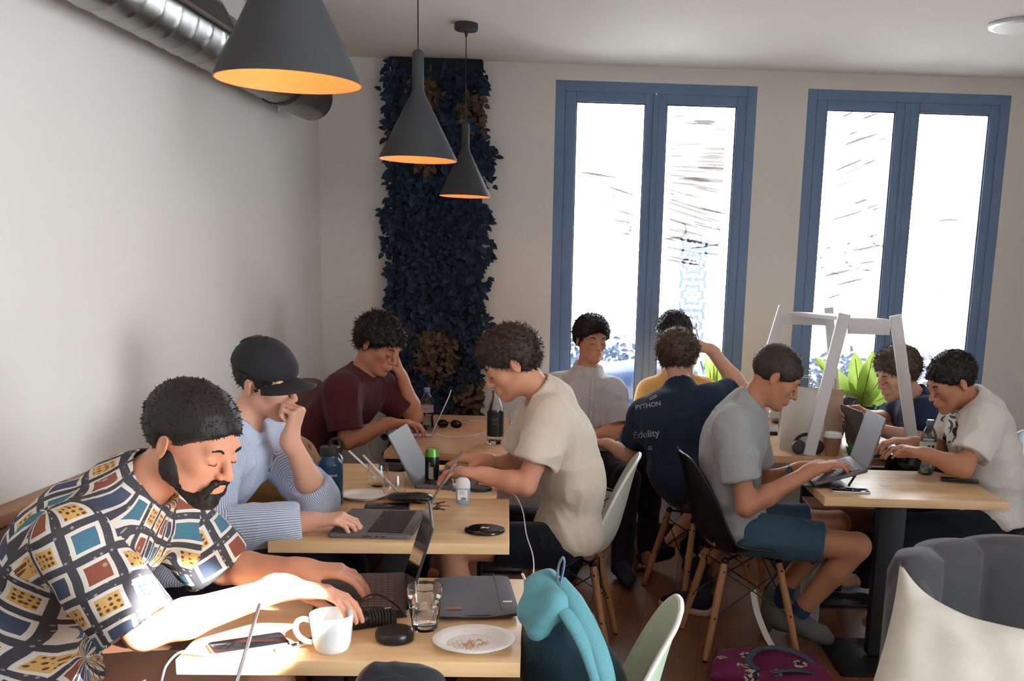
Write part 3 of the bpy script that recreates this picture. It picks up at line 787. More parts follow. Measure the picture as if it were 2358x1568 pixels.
def head_frame(fwd, roll=0):
    f = nrm(fwd); up = A((0, 0, 1)); s = nrm(np.cross(f, up)); u = np.cross(s, f)     # s: the head's right
    if roll: s, u = s * math.cos(roll) + u * math.sin(roll), u * math.cos(roll) - s * math.sin(roll)
    return f, s, u
def head_blobs(S, c, fr, sc=1.0, nose=1.0):
    f, s, u = fr; R = np.stack([f, s, u], 1); c = A(c)
    def L(x, y, z): return c + (f * x + s * y + u * z) * sc
    S.ell(L(-.012, 0, .036), A((.098, .077, .086)) * sc, R, .02)
    S.ell(L(.030, 0, -.030), A((.060, .059, .083)) * sc, R, .025)
    for q in (-1, 1):
        S.cap(L(.005, .047 * q, -.048), .019 * sc, L(.062, .016 * q, -.094), .017 * sc, .022)
        S.ell(L(.058, .040 * q, -.018), A((.026, .022, .022)) * sc, R, .016)
    S.ell(L(.076, 0, -.094), A((.021, .022, .019)) * sc, R, .016)
    S.cap(L(.078, -.036, .026), .013 * sc, L(.078, .036, .026), .013 * sc, .018)
    for q in (-1, 1): S.sub_ell(L(.101, .032 * q, .003), A((.017, .019, .013)) * sc, R, .014)
    for q in (-1, 1): S.ell(L(.0775, .032 * q, .001), A((.0150, .0165, .0125)) * sc, R, .004)        # lowered lids over the eyeball
    S.cap(L(.090, 0, .012), .0075 * sc, L(.112 * nose, 0, -.026), .0105 * sc, .010)
    for q in (-1, 1): S.ell(L(.099, .0115 * q, -.031), A((.0105, .0075, .0075)) * sc, R, .006)
    S.ell(L(.086, 0, -.058), A((.018, .026, .016)) * sc, R, .014)
    S.cap(L(.0975, -.015, -.0565), .0058 * sc, L(.0975, .015, -.0565), .0058 * sc, .005)
    S.cap(L(.0965, -.013, -.0675), .0064 * sc, L(.0965, .013, -.0675), .0064 * sc, .005)
    S.sub_cap(L(.1065, -.022, -.0615), .0022 * sc, L(.1065, .022, -.0615), .0022 * sc, .004)
    for q in (-1, 1):
        Re = np.stack([nrm(f + s * q * .35), nrm(s * q - f * .35), u], 1)
        S.ell(L(-.008, .080 * q, -.004), A((.0175, .0065, .031)) * sc, Re, .007)
        S.sub_ell(L(-.004, .087 * q, .0), A((.010, .004, .019)) * sc, Re, .004)
    return L, R
skins = {}
def skin(name, c):
    if name in MATS: return MATS[name]
    m = mat(name, c, .52, bump=(170, .16, .0008), sss=.10, var=(9, tuple(min(1, a * b_) for a, b_ in zip(c[:3], (1.02, .86, .80))) + (1,), .9), spec=.35)
    return m
def hairmat(name, c): return mat(name, c, .55, bump=(160, .7, .002), var=(60, tuple(x * .45 for x in c[:3]) + (1,), .9), spec=.4, stretch=(1, 1, .35))

def make_hair(parent, c, fr, m, sc=1.0, vol=.016, plane=(.0, .65), extra=None, tuft=900, tl=.018, h=.005, seed=1, back=.0, amp=.004):
    f, s, u = fr; R = np.stack([f, s, u], 1); c = A(c)
    def L(x, y, z): return c + (f * x + s * y + u * z) * sc
    S = SDF(); S.ell(L(-.014 - back, 0, .038), (A((.098, .078, .086)) + vol) * sc, R, .02)
    if extra:
        for (x, y, z, rx, ry, rz_) in extra: S.ell(L(x, y, z), A((rx, ry, rz_)) * sc, R, .025)
    # hairline
    S.cut(L(0, 0, plane[0]), -(u - f * plane[1]), .01)
    for q in (-1, 1): S.sub_ell(L(.0, .092 * q, -.012), A((.026, .03, .034)) * sc, R, .008)
    S.sub_ell(L(.100, 0, -.02), A((.050, .070, .078)) * sc, R, .012)
    P, Q = S.mesh(h); P = P + vnormals(P, Q) * ((vnoise(P * 70 + seed) + .6 * vnoise(P * 160 + seed)) * amp)[:, None]
    o = link('hair', np_mesh('hair', P, Q), m, parent)
    if tuft:
        N = vnormals(P, Q); rr = np.random.default_rng(seed); ids = rr.integers(0, len(P), tuft); b = MB()
        for i in ids:
            p, n = P[i], N[i]
            if n @ (p - c) < 0: continue
            sw = nrm(n * .55 - u * .25 * (1 if (p - c) @ u < .07 * sc else 0) + f * .35 * ((p - c) @ u > .05 * sc) + rr.normal(0, .35, 3)); l = tl * rr.uniform(.5, 1.2)
            e = nrm(np.cross(sw, rr.normal(0, 1, 3))); g = np.cross(sw, e); w = .0022
            b.add([p - n * .003 + e * w, p - n * .003 - e * w * .5 + g * w, p - n * .003 - e * w * .5 - g * w, p + sw * l], [(0, 1, 3), (1, 2, 3), (2, 0, 3)])
        link('hair_tuft', b.mesh('tufts'), m, o, smooth=False)['kind'] = 'stuff'
    return o
eyew = mat('eye_white', rgb(225, 222, 216), .25); irism = mat('dark_iris', rgb(50, 34, 26), .2)
lipm = {}

def torso_blobs(S, J, g=0.0, sc=1.0):
    """torso from pelvis over chest to neck; g inflates (cloth)"""
    pe, ch, ne = A(J['pelvis']), A(J['chest']), A(J['neck']); mid = A(J['mid'])
    sR, sL = A(J['shR']), A(J['shL']); hs = nrm(A(J['hipR']) - A(J['hipL'])); ss = nrm(sR - sL)
    def fr(up, side): up = nrm(up); side = nrm(side - up * (side @ up)); return np.stack([side, np.cross(up, side), up], 1)
    S.ell(pe, A((.168 * sc + g, .118 * sc + g, .115 + g)), fr(mid - pe, hs), .05)
    S.ell(mid, A((.150 * sc + g, .108 * sc + g, .14 + g)), fr(ch - pe, hs + ss), .06)
    S.ell(ch, A((.165 * sc + g, .115 * sc + g, .155 + g)), fr(ne - mid, ss), .06)
    u = nrm(ne - ch)
    S.cap(sL, .052 + g * .8, sR, .052 + g * .8, .05)
    for q in (sL, sR): S.cap(q * .98 + ne * .02, .056 + g * .7, ch * .75 + q * .25, .085 + g, .04)
    for q in (sL, sR): S.cap(ne - u * .03, .050 + g * .6, q * .8 + ne * .2, .042 + g * .7, .04)
    S.cap(ch, .09, ne, .056 + g * .4, .05)
def person(label, J, fwd, roll=0, skinm=None, hairm_=None, h=.006, headsc=1.0, hands={}, shirt=None, shorts=None, legs_=True, shoes=None, hair={}, beard=None, socks=None, arm=1.0, extra=None, eyes='down'):
    o = empty('person', (0, 0, 0), 0, label, 'person'); hd = A(J['head']); fr = head_frame(fwd, roll); f, s_, u = fr
    J = {k: A(v) for k, v in J.items()}; ch = J['chest']
    if 'mid' not in J: J['mid'] = (J['pelvis'] + ch) / 2 + A(J.get('bulge', (0, 0, 0)))
    for q in 'LR':
        for a, b in (('sh', 'el'), ('el', 'wr'), ('hip', 'kn'), ('kn', 'an')):
            if a + q in J and b + q in J: J.setdefault('_', None)
    B = SDF()
    # head first so that its carved details stay crisp
    Lf, Rh = head_blobs(B, hd, fr, headsc)
    B.cap(J['neck'] - nrm(J['neck'] - ch) * .025, .050, hd + (f * -.022 - u * .050) * headsc, .051 * headsc, .03)
    torso_blobs(B, J, -.014)
    tips = {}
    for q in 'LR':
        if 'el' + q in J:
            sh, el, wr = J['sh' + q], J['el' + q], J['wr' + q]; m_ = sh * .55 + el * .45
            B.cap(sh, .050 * arm, m_, .045 * arm, .03).cap(m_, .045 * arm, el, .037 * arm, .02)
            fm = el * .70 + wr * .30
            B.cap(el, .038 * arm, fm, .041 * arm, .02).cap(fm, .041 * arm, wr, .0265 * arm, .02)
            if q in hands: tips[q] = hand_blobs(B, wr, **hands[q])
        if legs_ and 'kn' + q in J:
            hp, kn, an = J['hip' + q], J['kn' + q], J['an' + q]; cf = kn * .68 + an * .32 - nrm(np.cross(np.cross(hp - kn, an - kn), an - kn)) * -.0
            B.cap(hp, .078, kn, .054, .03).cap(kn, .056, cf, .056, .02).cap(cf, .056, an, .034, .02)
            toe = J['toe' + q]; B.cap(an, .034, an * .3 + toe * .7, .028, .02)
    P, Q = B.mesh(h); body = link('body', np_mesh('body', P, Q), skinm, o)
    # nails
    # eyes and brows
    for q in (-1, 1):
        if eyes == 'open':
            ey = MB().ball(tuple(Lf(.0835, .0315 * q, .000)), .0108 * headsc, 16).build('eye', eyew, o)
            MB().ball(tuple(Lf(.0905, .0325 * q, -.0015)), .0050 * headsc, 12).build('iris', irism, ey)
            MB().tube([tuple(Lf(.0915 - .006 * abs(t) ** 2, (.0320 + .0125 * t) * q, .0062 - .004 * t * t)) for t in (-1, -.5, 0, .5, 1)], .0022 * headsc, 6).build('eyelid', skinm, o)
        else: MB().tube([tuple(Lf(.0925 - .0065 * t * t, (.0320 + .0130 * t) * q, -.0040 - .0015 * (1 - t * t))) for t in (-1, -.5, 0, .5, 1)], .0011 * headsc, 6).build('eyelash', irism, o)
        b = MB(); pts = [Lf(.094, .020 * q, .024), Lf(.0935, .032 * q, .030), Lf(.084, .046 * q, .026)]; b.tube([tuple(p) for p in smoothpath([V(p) for p in pts], 5)], [.0028 * headsc] * 11, 6); b.build('eyebrow', hairm_, o)
    hk = dict(hair)
    if hk.pop('none', False) is False: make_hair(o, hd, fr, hairm_, sc=headsc, **hk)
    if beard:
        S = SDF(); e = beard
        for q in (-1, 1):
            S.cap(Lf(.0, .050 * q, -.030), .019 + e, Lf(.012, .048 * q, -.055), .019 + e, .02)
            S.cap(Lf(.010, .046 * q, -.055), .019 + e, Lf(.066, .014 * q, -.098), .018 + e, .02)
        S.ell(Lf(.080, 0, -.096), (.021 + e, .024 + e, .021 + e), Rh, .014)
        S.cap(Lf(.098, -.018, -.047), .0065, Lf(.098, .018, -.047), .0065, .01)
        for q in (-1, 1): S.cap(Lf(.098, .018 * q, -.047), .0065, Lf(.086, .032 * q, -.082), .010, .01)
        S.sub_ell(Lf(.102, 0, -.0635), (.016, .019, .0085), Rh, .004)
        P, Q = S.mesh(.004); P = P + vnormals(P, Q) * (vnoise(P * 150) * .0016)[:, None]
        link('beard', np_mesh('beard', P, Q), hairm_, o)
    side = A((0, -1, 0.15))
    if shirt:
        sd = dict(sleeve=.75, loose=.016, cuffr=.014, hem=.02, neckr=.066, amp=.0045, seed=1, long=None, h=None); sd.update(shirt)
        S = SDF(); torso_blobs(S, J, sd['loose'])
        hm = J['pelvis'] - nrm(J['mid'] - J['pelvis']) * sd['hem']
        S.cut(hm, -(J['mid'] - J['pelvis']), .01)
        for q in 'LR':
            sl = SDF(); sh, el, wr = J['sh' + q], J['el' + q], J['wr' + q]; long = sd['long'] and sd['long'].get(q)
            d = nrm(el - sh); end = sh + (el - sh) * sd['sleeve']
            gv = A((0, 0, -1)); gv = gv - d * (gv @ d)
            if long is None:
                S.cap(sh, .058 + sd['loose'] * .6, sh * .5 + end * .5 + gv * .006, .058 * arm + sd['cuffr'], .035)
                sl.cap(sh * .55 + end * .45 + gv * .004, .057 * arm + sd['cuffr'], end + d * .05 + gv * .008, .053 * arm + sd['cuffr'] * 1.15, .03)
                sl.cut(end, d, .003); sl.sub_cap(end - d * .03 + gv * .006, .044 * arm + sd['cuffr'] * .9, end + d * .06 + gv * .008, .047 * arm + sd['cuffr'], .004)
                S.merge(sl)
            else:
                wl = el + (wr - el) * long; dw = nrm(wr - el)
                S.cap(sh, .060 + sd['loose'] * .6, el, .052 + sd['cuffr'] * .8, .035)
                sl.cap(el, .053 + sd['cuffr'] * .8, wl + dw * .05, .040 + sd['cuffr'] * .55, .03)
                sl.cut(wl, dw, .003); sl.sub_cap(wl - dw * .03, .034 + sd['cuffr'] * .5, wl + dw * .06, .036 + sd['cuffr'] * .5, .004)
                S.merge(sl)
        nd = nrm(hd + (f * -.02 - u * .05) - J['neck'])
        S.cap(J['neck'] - nd * .03, .068 + sd['loose'] * .5, J['neck'] + nd * .05, .054 + sd['loose'] * .5, .03)
        fw = nrm(np.cross(np.cross(nd, f), nd))
        S.sub_cap(J['neck'] + nd * .022 + fw * .012, sd['neckr'] - .014, J['neck'] + nd * .09 + fw * .012, sd['neckr'] + .016, .004)
        P, Q = S.mesh(sd['h'] or h); P = folds(P, Q, sd['amp'], 11, sd['seed'])
        me = np_mesh('shirt', P, Q)
        ss = J['shR'] - J['shL']
        bones = [(J['pelvis'] - (J['mid'] - J['pelvis']), J['neck'] + (J['neck'] - ch) * .4, .15, 0), (J['shR'], J['elR'] + (J['elR'] - J['shR']), .065, .5), (J['shL'], J['elL'] + (J['elL'] - J['shL']), .065, .9)]
        if sd['long']: bones += [(J['elR'], J['wrR'], .05, .3), (J['elL'], J['wrL'], .05, .2)]
        bone_uv(me, P, Q, bones, side)
        so = link(sd.get('name', 'tshirt'), me, sd['m'], o)
        if sd.get('collar'):
            b = MB(); nd_ = nd; e1 = fw; e2 = np.cross(nd_, e1); N_ = 40; P_ = [[], [], []]
            for i in range(N_ + 1):
                a = math.radians(22) + (2 * PI - math.radians(44)) * i / N_; rr_ = sd['neckr'] - .002
                base = J['neck'] + nd_ * .004 + fw * .018 + (e1 * math.cos(a) + e2 * math.sin(a)) * rr_ - nd_ * .03 * max(0, math.cos(a))
                up_ = base + nd_ * .034 + (e1 * math.cos(a) + e2 * math.sin(a)) * -.002
                dn = base + (e1 * math.cos(a) + e2 * math.sin(a)) * .017 - nd_ * (.006 + .022 * max(0, math.cos(a)) ** 3)
                P_[0].append(tuple(base)); P_[1].append(tuple(up_)); P_[2].append(tuple(dn))
            b.grid(P_); co = b.build('collar', sd['m'], so, thick=.0035)
            uvl = co.data.uv_layers.new(name='cloth')
            for pl in co.data.polygons:
                for li in pl.loop_indices: v = co.data.vertices[co.data.loops[li].vertex_index].co; uvl.data[li].uv = (v.x + v.y, v.z)
        else:
            # ribbed neckband
            b = MB(); e1 = fw; e2 = np.cross(nd, e1); pts = []
            for i in range(41):
                a = 2 * PI * i / 40; pts.append(tuple(J['neck'] + nd * .012 + fw * .014 + (e1 * math.cos(a) + e2 * math.sin(a)) * (sd['neckr'] + .000) - nd * .022 * (math.cos(a) * .8 - .55)))
            b.tube(pts, .0052, 8, cap=False); nb = b.build('neckband', sd['m'], so)
        o['_shirt'] = so.name
    if shorts:
        S = SDF(); g = .014; pe = J['pelvis']; mid = J['mid']; hs = nrm(J['hipR'] - J['hipL']); up = nrm(mid - pe); sd_ = nrm(hs - up * (hs @ up)); R = np.stack([sd_, np.cross(up, sd_), up], 1)
        S.ell(pe, (.172, .125, .115), R, .05)
        for q in 'LR':
            hp, kn, an = J['hip' + q], J['kn' + q], J['an' + q]; d = nrm(kn - hp)
            if shorts.get('long'):
                S.cap(hp, .088, kn, .066, .04).cap(kn, .066, an, .052, .02)
            else:
                sl = SDF(); end = hp + (kn - hp) * shorts.get('len', .7)
                sl.cap(hp, .090, end + d * .05, .082, .04); sl.cut(end, d, .004); sl.sub_cap(end - d * .03, .066, end + d * .06, .072, .004); S.merge(sl)
        S.cut(pe + up * .085, up, .005)
        P, Q = S.mesh(h); P = folds(P, Q, shorts.get('amp', .004), 12, 5); link(shorts.get('name', 'shorts'), np_mesh('shorts', P, Q), shorts['m'], o)
    if shoes:
        for q in 'LR':
            an, toe = J['an' + q], J['toe' + q]; d = toe - an; zf = shoes.get('z', {}).get(q, 0)
            if q in shoes.get('skip', ''): continue
            dh = nrm(A((d[0], d[1], d[2] if shoes.get('tilt') else d[2]))); heel = an - dh * .05 - nrm(an - J['kn' + q]) * -.045; ball = toe - dh * .03
            upv = nrm(J['kn' + q] - an); upv = nrm(upv - dh * (upv @ dh)); sdv = np.cross(dh, upv)
            S = SDF(); S.cap(heel, .036, ball, .040, .03).cap(ball, .038, toe + dh * .01, .028, .02).cap(an, .044, heel, .038, .03).cap(an + upv * .02, .042, ball * .55 + an * .45, .036, .03)
            S.cut(an + upv * .05, upv, .004)
            low = min(heel @ upv, ball @ upv) - .030; S.cut(upv * low, -upv, .004)
            P, Q = S.mesh(.006); sh = link('shoe', np_mesh('shoe', P, Q), shoes['m'], o)
            S = SDF(); S.cap(heel - upv * .0, .041, ball, .046, .02).cap(ball, .044, toe + dh * .012, .033, .02); S.cut(upv * (low + .016), upv, .003); S.cut(upv * (low - .010), -upv, .003)
            P, Q = S.mesh(.006); link('shoe_sole', np_mesh('sole', P, Q), shoes['sole'], sh)
            if shoes.get('sock'):
                S = SDF(); S.cap(an + upv * .04, .042, an + nrm(J['kn' + q] - an) * shoes.get('sockh', .09), .040, .02); S.cut(an + nrm(J['kn' + q] - an) * shoes.get('sockh', .09), J['kn' + q] - an, .003)
                P, Q = S.mesh(.006); link('sock', np_mesh('sock', P, Q), shoes['sock'], o)
    o['_tips'] = 0; del o['_tips']
    if '_shirt' in o: 
        n_ = o['_shirt']; del o['_shirt']; return o, bpy.data.objects[n_], tips, Lf, fr
    return o, None, tips, Lf, fr
def project_mesh(me, target, d, lift=.0012):
    """press a flat decal onto a garment"""
    tv = target.data; bvh = BVHTree.FromPolygons([v.co for v in tv.vertices], [p.vertices for p in tv.polygons]); d = V(d).normalized()
    for v in me.vertices:
        off = 0; h, n, i, dist = bvh.ray_cast(v.co - d * .4, d)
        if h is not None: v.co = h - d * lift
# ------------------------------------------------------------------ garments
def cloth_bump(g, b, scale=500, st=.25):
    co = g.n('ShaderNodeTexCoord').outputs['Object']; n1 = g.n('ShaderNodeTexNoise', Vector=co, Scale=scale, Detail=2.0).outputs[0]
    n2 = g.n('ShaderNodeTexNoise', Vector=co, Scale=26.0, Detail=3.0, Distortion=1.2).outputs[0]
    hh = g.m('MULTIPLY_ADD', n1, .12, n2); g.set(b.inputs['Normal'], g.n('ShaderNodeBump', Height=hh, Strength=st, Distance=.006).outputs[0])
def tee(name, c, rough=.9, st=.3):
    m, g, b = newmat(name); b.inputs['Roughness'].default_value = rough; b.inputs['Specular IOR Level'].default_value = .2; b.inputs['Sheen Weight'].default_value = .08
    co = g.n('ShaderNodeTexCoord').outputs['Object']; nz = g.n('ShaderNodeTexNoise', Vector=co, Scale=320.0).outputs[0]
    g.set(b.inputs['Base Color'], g.mix(g.m('MULTIPLY', nz, .5), c, tuple(x * .8 for x in c[:3]) + (1,))); cloth_bump(g, b, 500, st); MATS[name] = m; return m
def printed():
    m, g, b = newmat('printed_tile_shirt'); b.inputs['Roughness'].default_value = .85; b.inputs['Specular IOR Level'].default_value = .2
    uv = g.n('ShaderNodeUVMap', {'uv_map': 'cloth'}).outputs[0]
    wob = g.n('ShaderNodeTexNoise', Vector=uv, Scale=9.0, Detail=1.0).outputs[1]
    uvw = g.n('ShaderNodeVectorMath', {'operation': 'MULTIPLY_ADD'}); g.set(uvw.inputs[0], wob); uvw.inputs[1].default_value = (.016, .016, 0); g.set(uvw.inputs[2], uv)
    rt = g.n('ShaderNodeMapping', Vector=uvw.outputs[0], Rotation=(0, 0, math.radians(12)), Scale=(1 / .080, 1 / .068, 1)).outputs[0]
    sp = g.n('ShaderNodeSeparateXYZ', Vector=rt); x, y = sp.outputs[0], sp.outputs[1]
    fx, fy = g.m('FRACT', x), g.m('FRACT', y); ax, ay = g.m('ABSOLUTE', g.m('SUBTRACT', fx, .5)), g.m('ABSOLUTE', g.m('SUBTRACT', fy, .5))
    d = g.m('MAXIMUM', ax, ay); cx, cy = g.m('FLOOR', x), g.m('FLOOR', y)
    k = g.m('FLOORED_MODULO', g.m('ADD', cx, g.m('MULTIPLY', cy, 2.0)), 4.0) if False else g.m('MODULO', g.m('ADD', g.m('ADD', cx, g.m('MULTIPLY', cy, 3.0)), 400.0), 5.0)
    fine = g.n('ShaderNodeMapping', Vector=rt, Scale=(7.0, 6.0, 1)).outputs[0]
    vo = g.n('ShaderNodeTexVoronoi', Vector=fine, Scale=1.0, Randomness=.35).outputs[0]
    big = g.n('ShaderNodeTexVoronoi', Vector=rt, Scale=3.2, Randomness=.8).outputs[0]
    dots = g.m('LESS_THAN', vo, .34); bigd = g.m('LESS_THAN', big, .24)
    yel = g.mix(dots, rgb(206, 168, 104), rgb(110, 70, 48)); red = g.mix(bigd, rgb(138, 82, 66), rgb(172, 148, 130)); blu = rgb(70, 80, 100); tea = g.mix(g.m('LESS_THAN', vo, .3), rgb(78, 112, 134), rgb(50, 132, 136)); slate = rgb(96, 112, 132)
    col = yel
    for i, c_ in ((1, red), (2, blu), (3, tea), (4, yel)):
        e = g.m('COMPARE', k, float(i), .4); col = g.mix(e, col, c_)
    sq = g.m('SUBTRACT', 1.0, g.n('ShaderNodeTexVoronoi', Vector=rt, Scale=5.0, Randomness=.5).outputs[0])
    lattice = g.mix(g.m('GREATER_THAN', sq, .80), rgb(72, 72, 78), rgb(150, 146, 140))
    inner = g.m('LESS_THAN', d, .275); white = g.m('LESS_THAN', d, .385)
    c2 = g.mix(white, lattice, rgb(214, 210, 202)); c3 = g.mix(inner, c2, col)
    g.set(b.inputs['Base Color'], c3); cloth_bump(g, b, 500, .25); return m
def striped():
    m, g, b = newmat('fine_striped_cotton'); b.inputs['Roughness'].default_value = .85; b.inputs['Specular IOR Level'].default_value = .2
    uv = g.n('ShaderNodeUVMap', {'uv_map': 'cloth'}).outputs[0]; x = g.n('ShaderNodeSeparateXYZ', Vector=uv).outputs[0]
    s = g.m('SINE', g.m('MULTIPLY', x, 2 * PI / .0065)); f = g.n('ShaderNodeMapRange', Value=s, From_Min=-.2, From_Max=.5).outputs[0]
    g.set(b.inputs['Base Color'], g.mix(f, rgb(214, 222, 234), rgb(132, 152, 186))); cloth_bump(g, b, 500, .35); return m
m_print, m_stripe = printed(), striped()
m_red = tee('dark_red_jersey', rgb(84, 40, 44)); m_cream = tee('cream_jersey', rgb(226, 214, 198)); m_grey = tee('light_grey_jersey', rgb(166, 170, 172)); m_shirt5 = tee('pale_linen_shirt', rgb(206, 208, 212))
m_yel = tee('amber_yellow_jersey', rgb(224, 172, 100)); m_navy = tee('navy_jersey', rgb(38, 54, 76)); m_navy2 = tee('dark_navy_jersey', rgb(38, 52, 78)); m_white = tee('white_jersey', rgb(232, 228, 222))  # navy tees lifted towards blue to carry the glare from the windows
m_blackshort = tee('black_shorts_cloth', rgb(22, 28, 38)); m_blueshort = tee('steel_blue_shorts_cloth', rgb(66, 92, 112)); m_dark = tee('dark_trouser_cloth', rgb(28, 32, 42)); m_tan = tee('tan_trouser_cloth', rgb(150, 116, 96))
sk1 = skin('warm_skin', rgb(214, 160, 132)); sk2 = skin('fair_skin', rgb(216, 170, 146)); sk3 = skin('tan_skin', rgb(190, 138, 108)); sk4 = skin('olive_skin', rgb(184, 130, 102))
h_black = hairmat('black_hair', rgb(30, 27, 27)); h_brown = hairmat('brown_hair', rgb(62, 48, 40)); h_dkbrown = hairmat('dark_brown_hair', rgb(70, 58, 52)); h_ginger = hairmat('light_brown_hair', rgb(96, 76, 60))
shoe_navy = mat('navy_canvas_shoe', rgb(28, 36, 54), .8); shoe_grey = mat('grey_knit_shoe', rgb(96, 96, 92), .9, bump=(240, .5, .002)); sole_w = mat('off_white_rubber', rgb(206, 196, 188), .6); sole_b = mat('black_rubber', rgb(28, 28, 30), .7); sock_b = mat('petrol_blue_sock', rgb(34, 66, 90), .9, bump=(200, .4, .001))

# 1  nearest, printed shirt, typing at the nearest table
J = dict(head=at(442, 1018, 2.26), neck=at(318, 1122, 2.27), chest=(-1.165, 2.27, .905), mid=(-1.285, 2.27, .74), pelvis=(-1.285, 2.26, .555),
         shR=(-1.085, 2.09, .965), elR=(-.945, 2.075, .785), wrR=at(655, 1352, 2.15), shL=(-1.035, 2.45, .950), elL=(-.93, 2.50, .80), wrL=at(700, 1312, 2.42),
         hipR=(-1.22, 2.17, .52), hipL=(-1.22, 2.36, .52), knR=(-.80, 2.13, .53), knL=(-.80, 2.44, .53), anR=(-.82, 2.13, .09), anL=(-.80, 2.44, .09), toeR=(-.66, 2.12, .05), toeL=(-.64, 2.45, .05))
person('person in a printed tile-pattern shirt typing on the nearest dark laptop', J, (.86, -.30, -.38), .05, sk1, h_black, .0048, 1.03,
       hands=dict(R=dict(d=(.92, .18, -.14), n=(.05, -.12, -1), t=(.0, 1, -.1), curls=[(.30, .35, .25), (.34, .42, .28), (.36, .45, .3), (.30, .5, .3)], thumb=.5, spread=.2), L=dict(d=(.95, -.06, .02), n=(.10, 0, -1), t=(0, -1, -.1), curls=[(.35, .45, .3), (.42, .5, .3), (.45, .5, .35), (.4, .6, .3)], thumb=.6, spread=.18)),
       shirt=dict(m=m_print, name='printed_shirt', sleeve=.92, cuffr=.028, loose=.022, hem=.01, amp=.005, seed=3, collar=True, neckr=.07), shorts=dict(m=m_tan, len=.9), beard=.0045,
       hair=dict(vol=.010, plane=(-.005, .72), tuft=1500, tl=.006, seed=2, amp=.0015))
# 2  cap, striped shirt, leaning on a fist
J = dict(head=at(615, 878, 3.30), neck=at(548, 985, 3.30), chest=(-1.235, 3.30, .895), mid=(-1.335, 3.30, .74), pelvis=(-1.33, 3.29, .555),
         shR=(-1.175, 3.115, .955), elR=(-1.13, 2.955, .775), wrR=at(715, 1200, 3.05), shL=(-1.135, 3.475, .965), elL=(-.925, 3.34, .79), wrL=at(668, 1008, 3.24),
         hipR=(-1.27, 3.20, .52), hipL=(-1.27, 3.40, .52), knR=(-.86, 3.16, .53), knL=(-.86, 3.46, .53), anR=(-.86, 3.15, .09), anL=(-.85, 3.46, .09), toeR=(-.70, 3.14, .05), toeL=(-.69, 3.47, .05))
P2 = person('person in a black cap and fine striped shirt resting a cheek on one fist', J, (.84, -.34, -.20), -.14, sk2, h_black, .005, 1.0,
       hands=dict(R=dict(d=(.95, .05, .12), n=(.25, .1, -1), t=(0, 1, 0), curls=[(.55, .6, .3), (.6, .7, .4), (.62, .7, .4), (.6, .7, .4)], thumb=.5), L=dict(d=(.30, .02, .95), n=(-.9, .15, .35), t=(.1, 1, .0), curls=[(1.45, 1.6, 1.0)] * 4, thumb=.9)),
       shirt=dict(m=m_stripe, name='striped_shirt', cuffr=.026, loose=.02, hem=.02, amp=.006, seed=5, collar=True, neckr=.07, long=dict(R=.88, L=.25)), shorts=dict(m=m_dark, long=1),
       hair=dict(vol=.006, plane=(-.045, .40), tuft=500, tl=.012, seed=4))
# his cap, worn forwards with the peak over the brow
capm = mat('black_cap_twill', rgb(30, 32, 36), .85, bump=(300, .3, .001)); Lf, fr = P2[3], P2[4]; f, s_, u = fr
S = SDF(); S.ell(Lf(-.012, 0, .046), (.112, .090, .094), np.stack([f, s_, u], 1), .02); S.cut(Lf(0, 0, .036), -(u + f * .10), .006); P, Q = S.mesh(.005); P = P + vnormals(P, Q) * (vnoise(P * 22) * .0022)[:, None]
cap = link('cap', np_mesh('cap', P, Q), capm, P2[0])
rows = []
for i in range(13):
    a = math.radians(-62 + 124 * i / 12); row = []
    for j in range(7):
        q = j / 6; r_ = .092 + q * .072 * math.cos(a * .92) ** .7; row.append(tuple(Lf(-.012 + (.018 + r_) * math.cos(a), (.0 + r_ * .93 - q * .016) * math.sin(a), .036 - .012 * q - .035 * math.sin(a) ** 2)))
    rows.append(row)
MB().grid(rows).build('cap_peak', capm, cap, thick=.004)
MB().ball(tuple(Lf(-.012, 0, .141)), (.009, .009, .006), 12).build('cap_button', capm, cap)
rows = [[tuple(Lf(-.012 - .1125 * math.cos(q) * 1.01, y_, .046 + .0955 * math.sin(q))) for y_ in (-.013, .013)] for q in [math.radians(62 - 40 * i / 8 + 14) for i in range(9)]]
MB().grid(rows).build('cap_tab', mat('brown_leather_tab', rgb(92, 60, 48), .5), cap, thick=.004)
# 3  dark red tee at the far left table
J = dict(head=at(872, 796, 4.75), neck=at(828, 876, 4.75), chest=at(800, 925, 4.75), mid=(-1.30, 4.75, .77), pelvis=(-1.33, 4.75, .57),
         shR=at(785, 900, 4.57), elR=at(800, 1015, 4.54), wrR=at(895, 975, 4.64), shL=at(872, 890, 4.93), elL=at(955, 958, 4.93), wrL=at(925, 868, 4.88),
         hipR=(-1.27, 4.65, .53), hipL=(-1.27, 4.85, .53), knR=(-.86, 4.60, .54), knL=(-.86, 4.90, .54), anR=(-.86, 4.60, .09), anL=(-.86, 4.90, .09), toeR=(-.7, 4.6, .05), toeL=(-.7, 4.9, .05))
person('person in a dark red tee at the far left, cheek on hand', J, (.80, -.38, -.45), .12, sk4, h_black, .006, 1.02,
       hands=dict(R=dict(d=(.95, .15, .05), n=(.1, 0, -1), t=(0, 1, .2), curls=[(.4, .6, .3)] * 4), L=dict(d=(-.25, .0, .95), n=(-.85, -.2, -.3), t=(0, -1, .0), curls=[(1.0, 1.3, .8)] * 4)),
       shirt=dict(m=m_red, sleeve=.78, cuffr=.020, seed=7), shorts=dict(m=m_dark, long=1), hair=dict(vol=.024, plane=(-.01, .6), tuft=1600, tl=.026, seed=6, extra=[(.02, 0, .07, .07, .06, .05)], amp=.008))
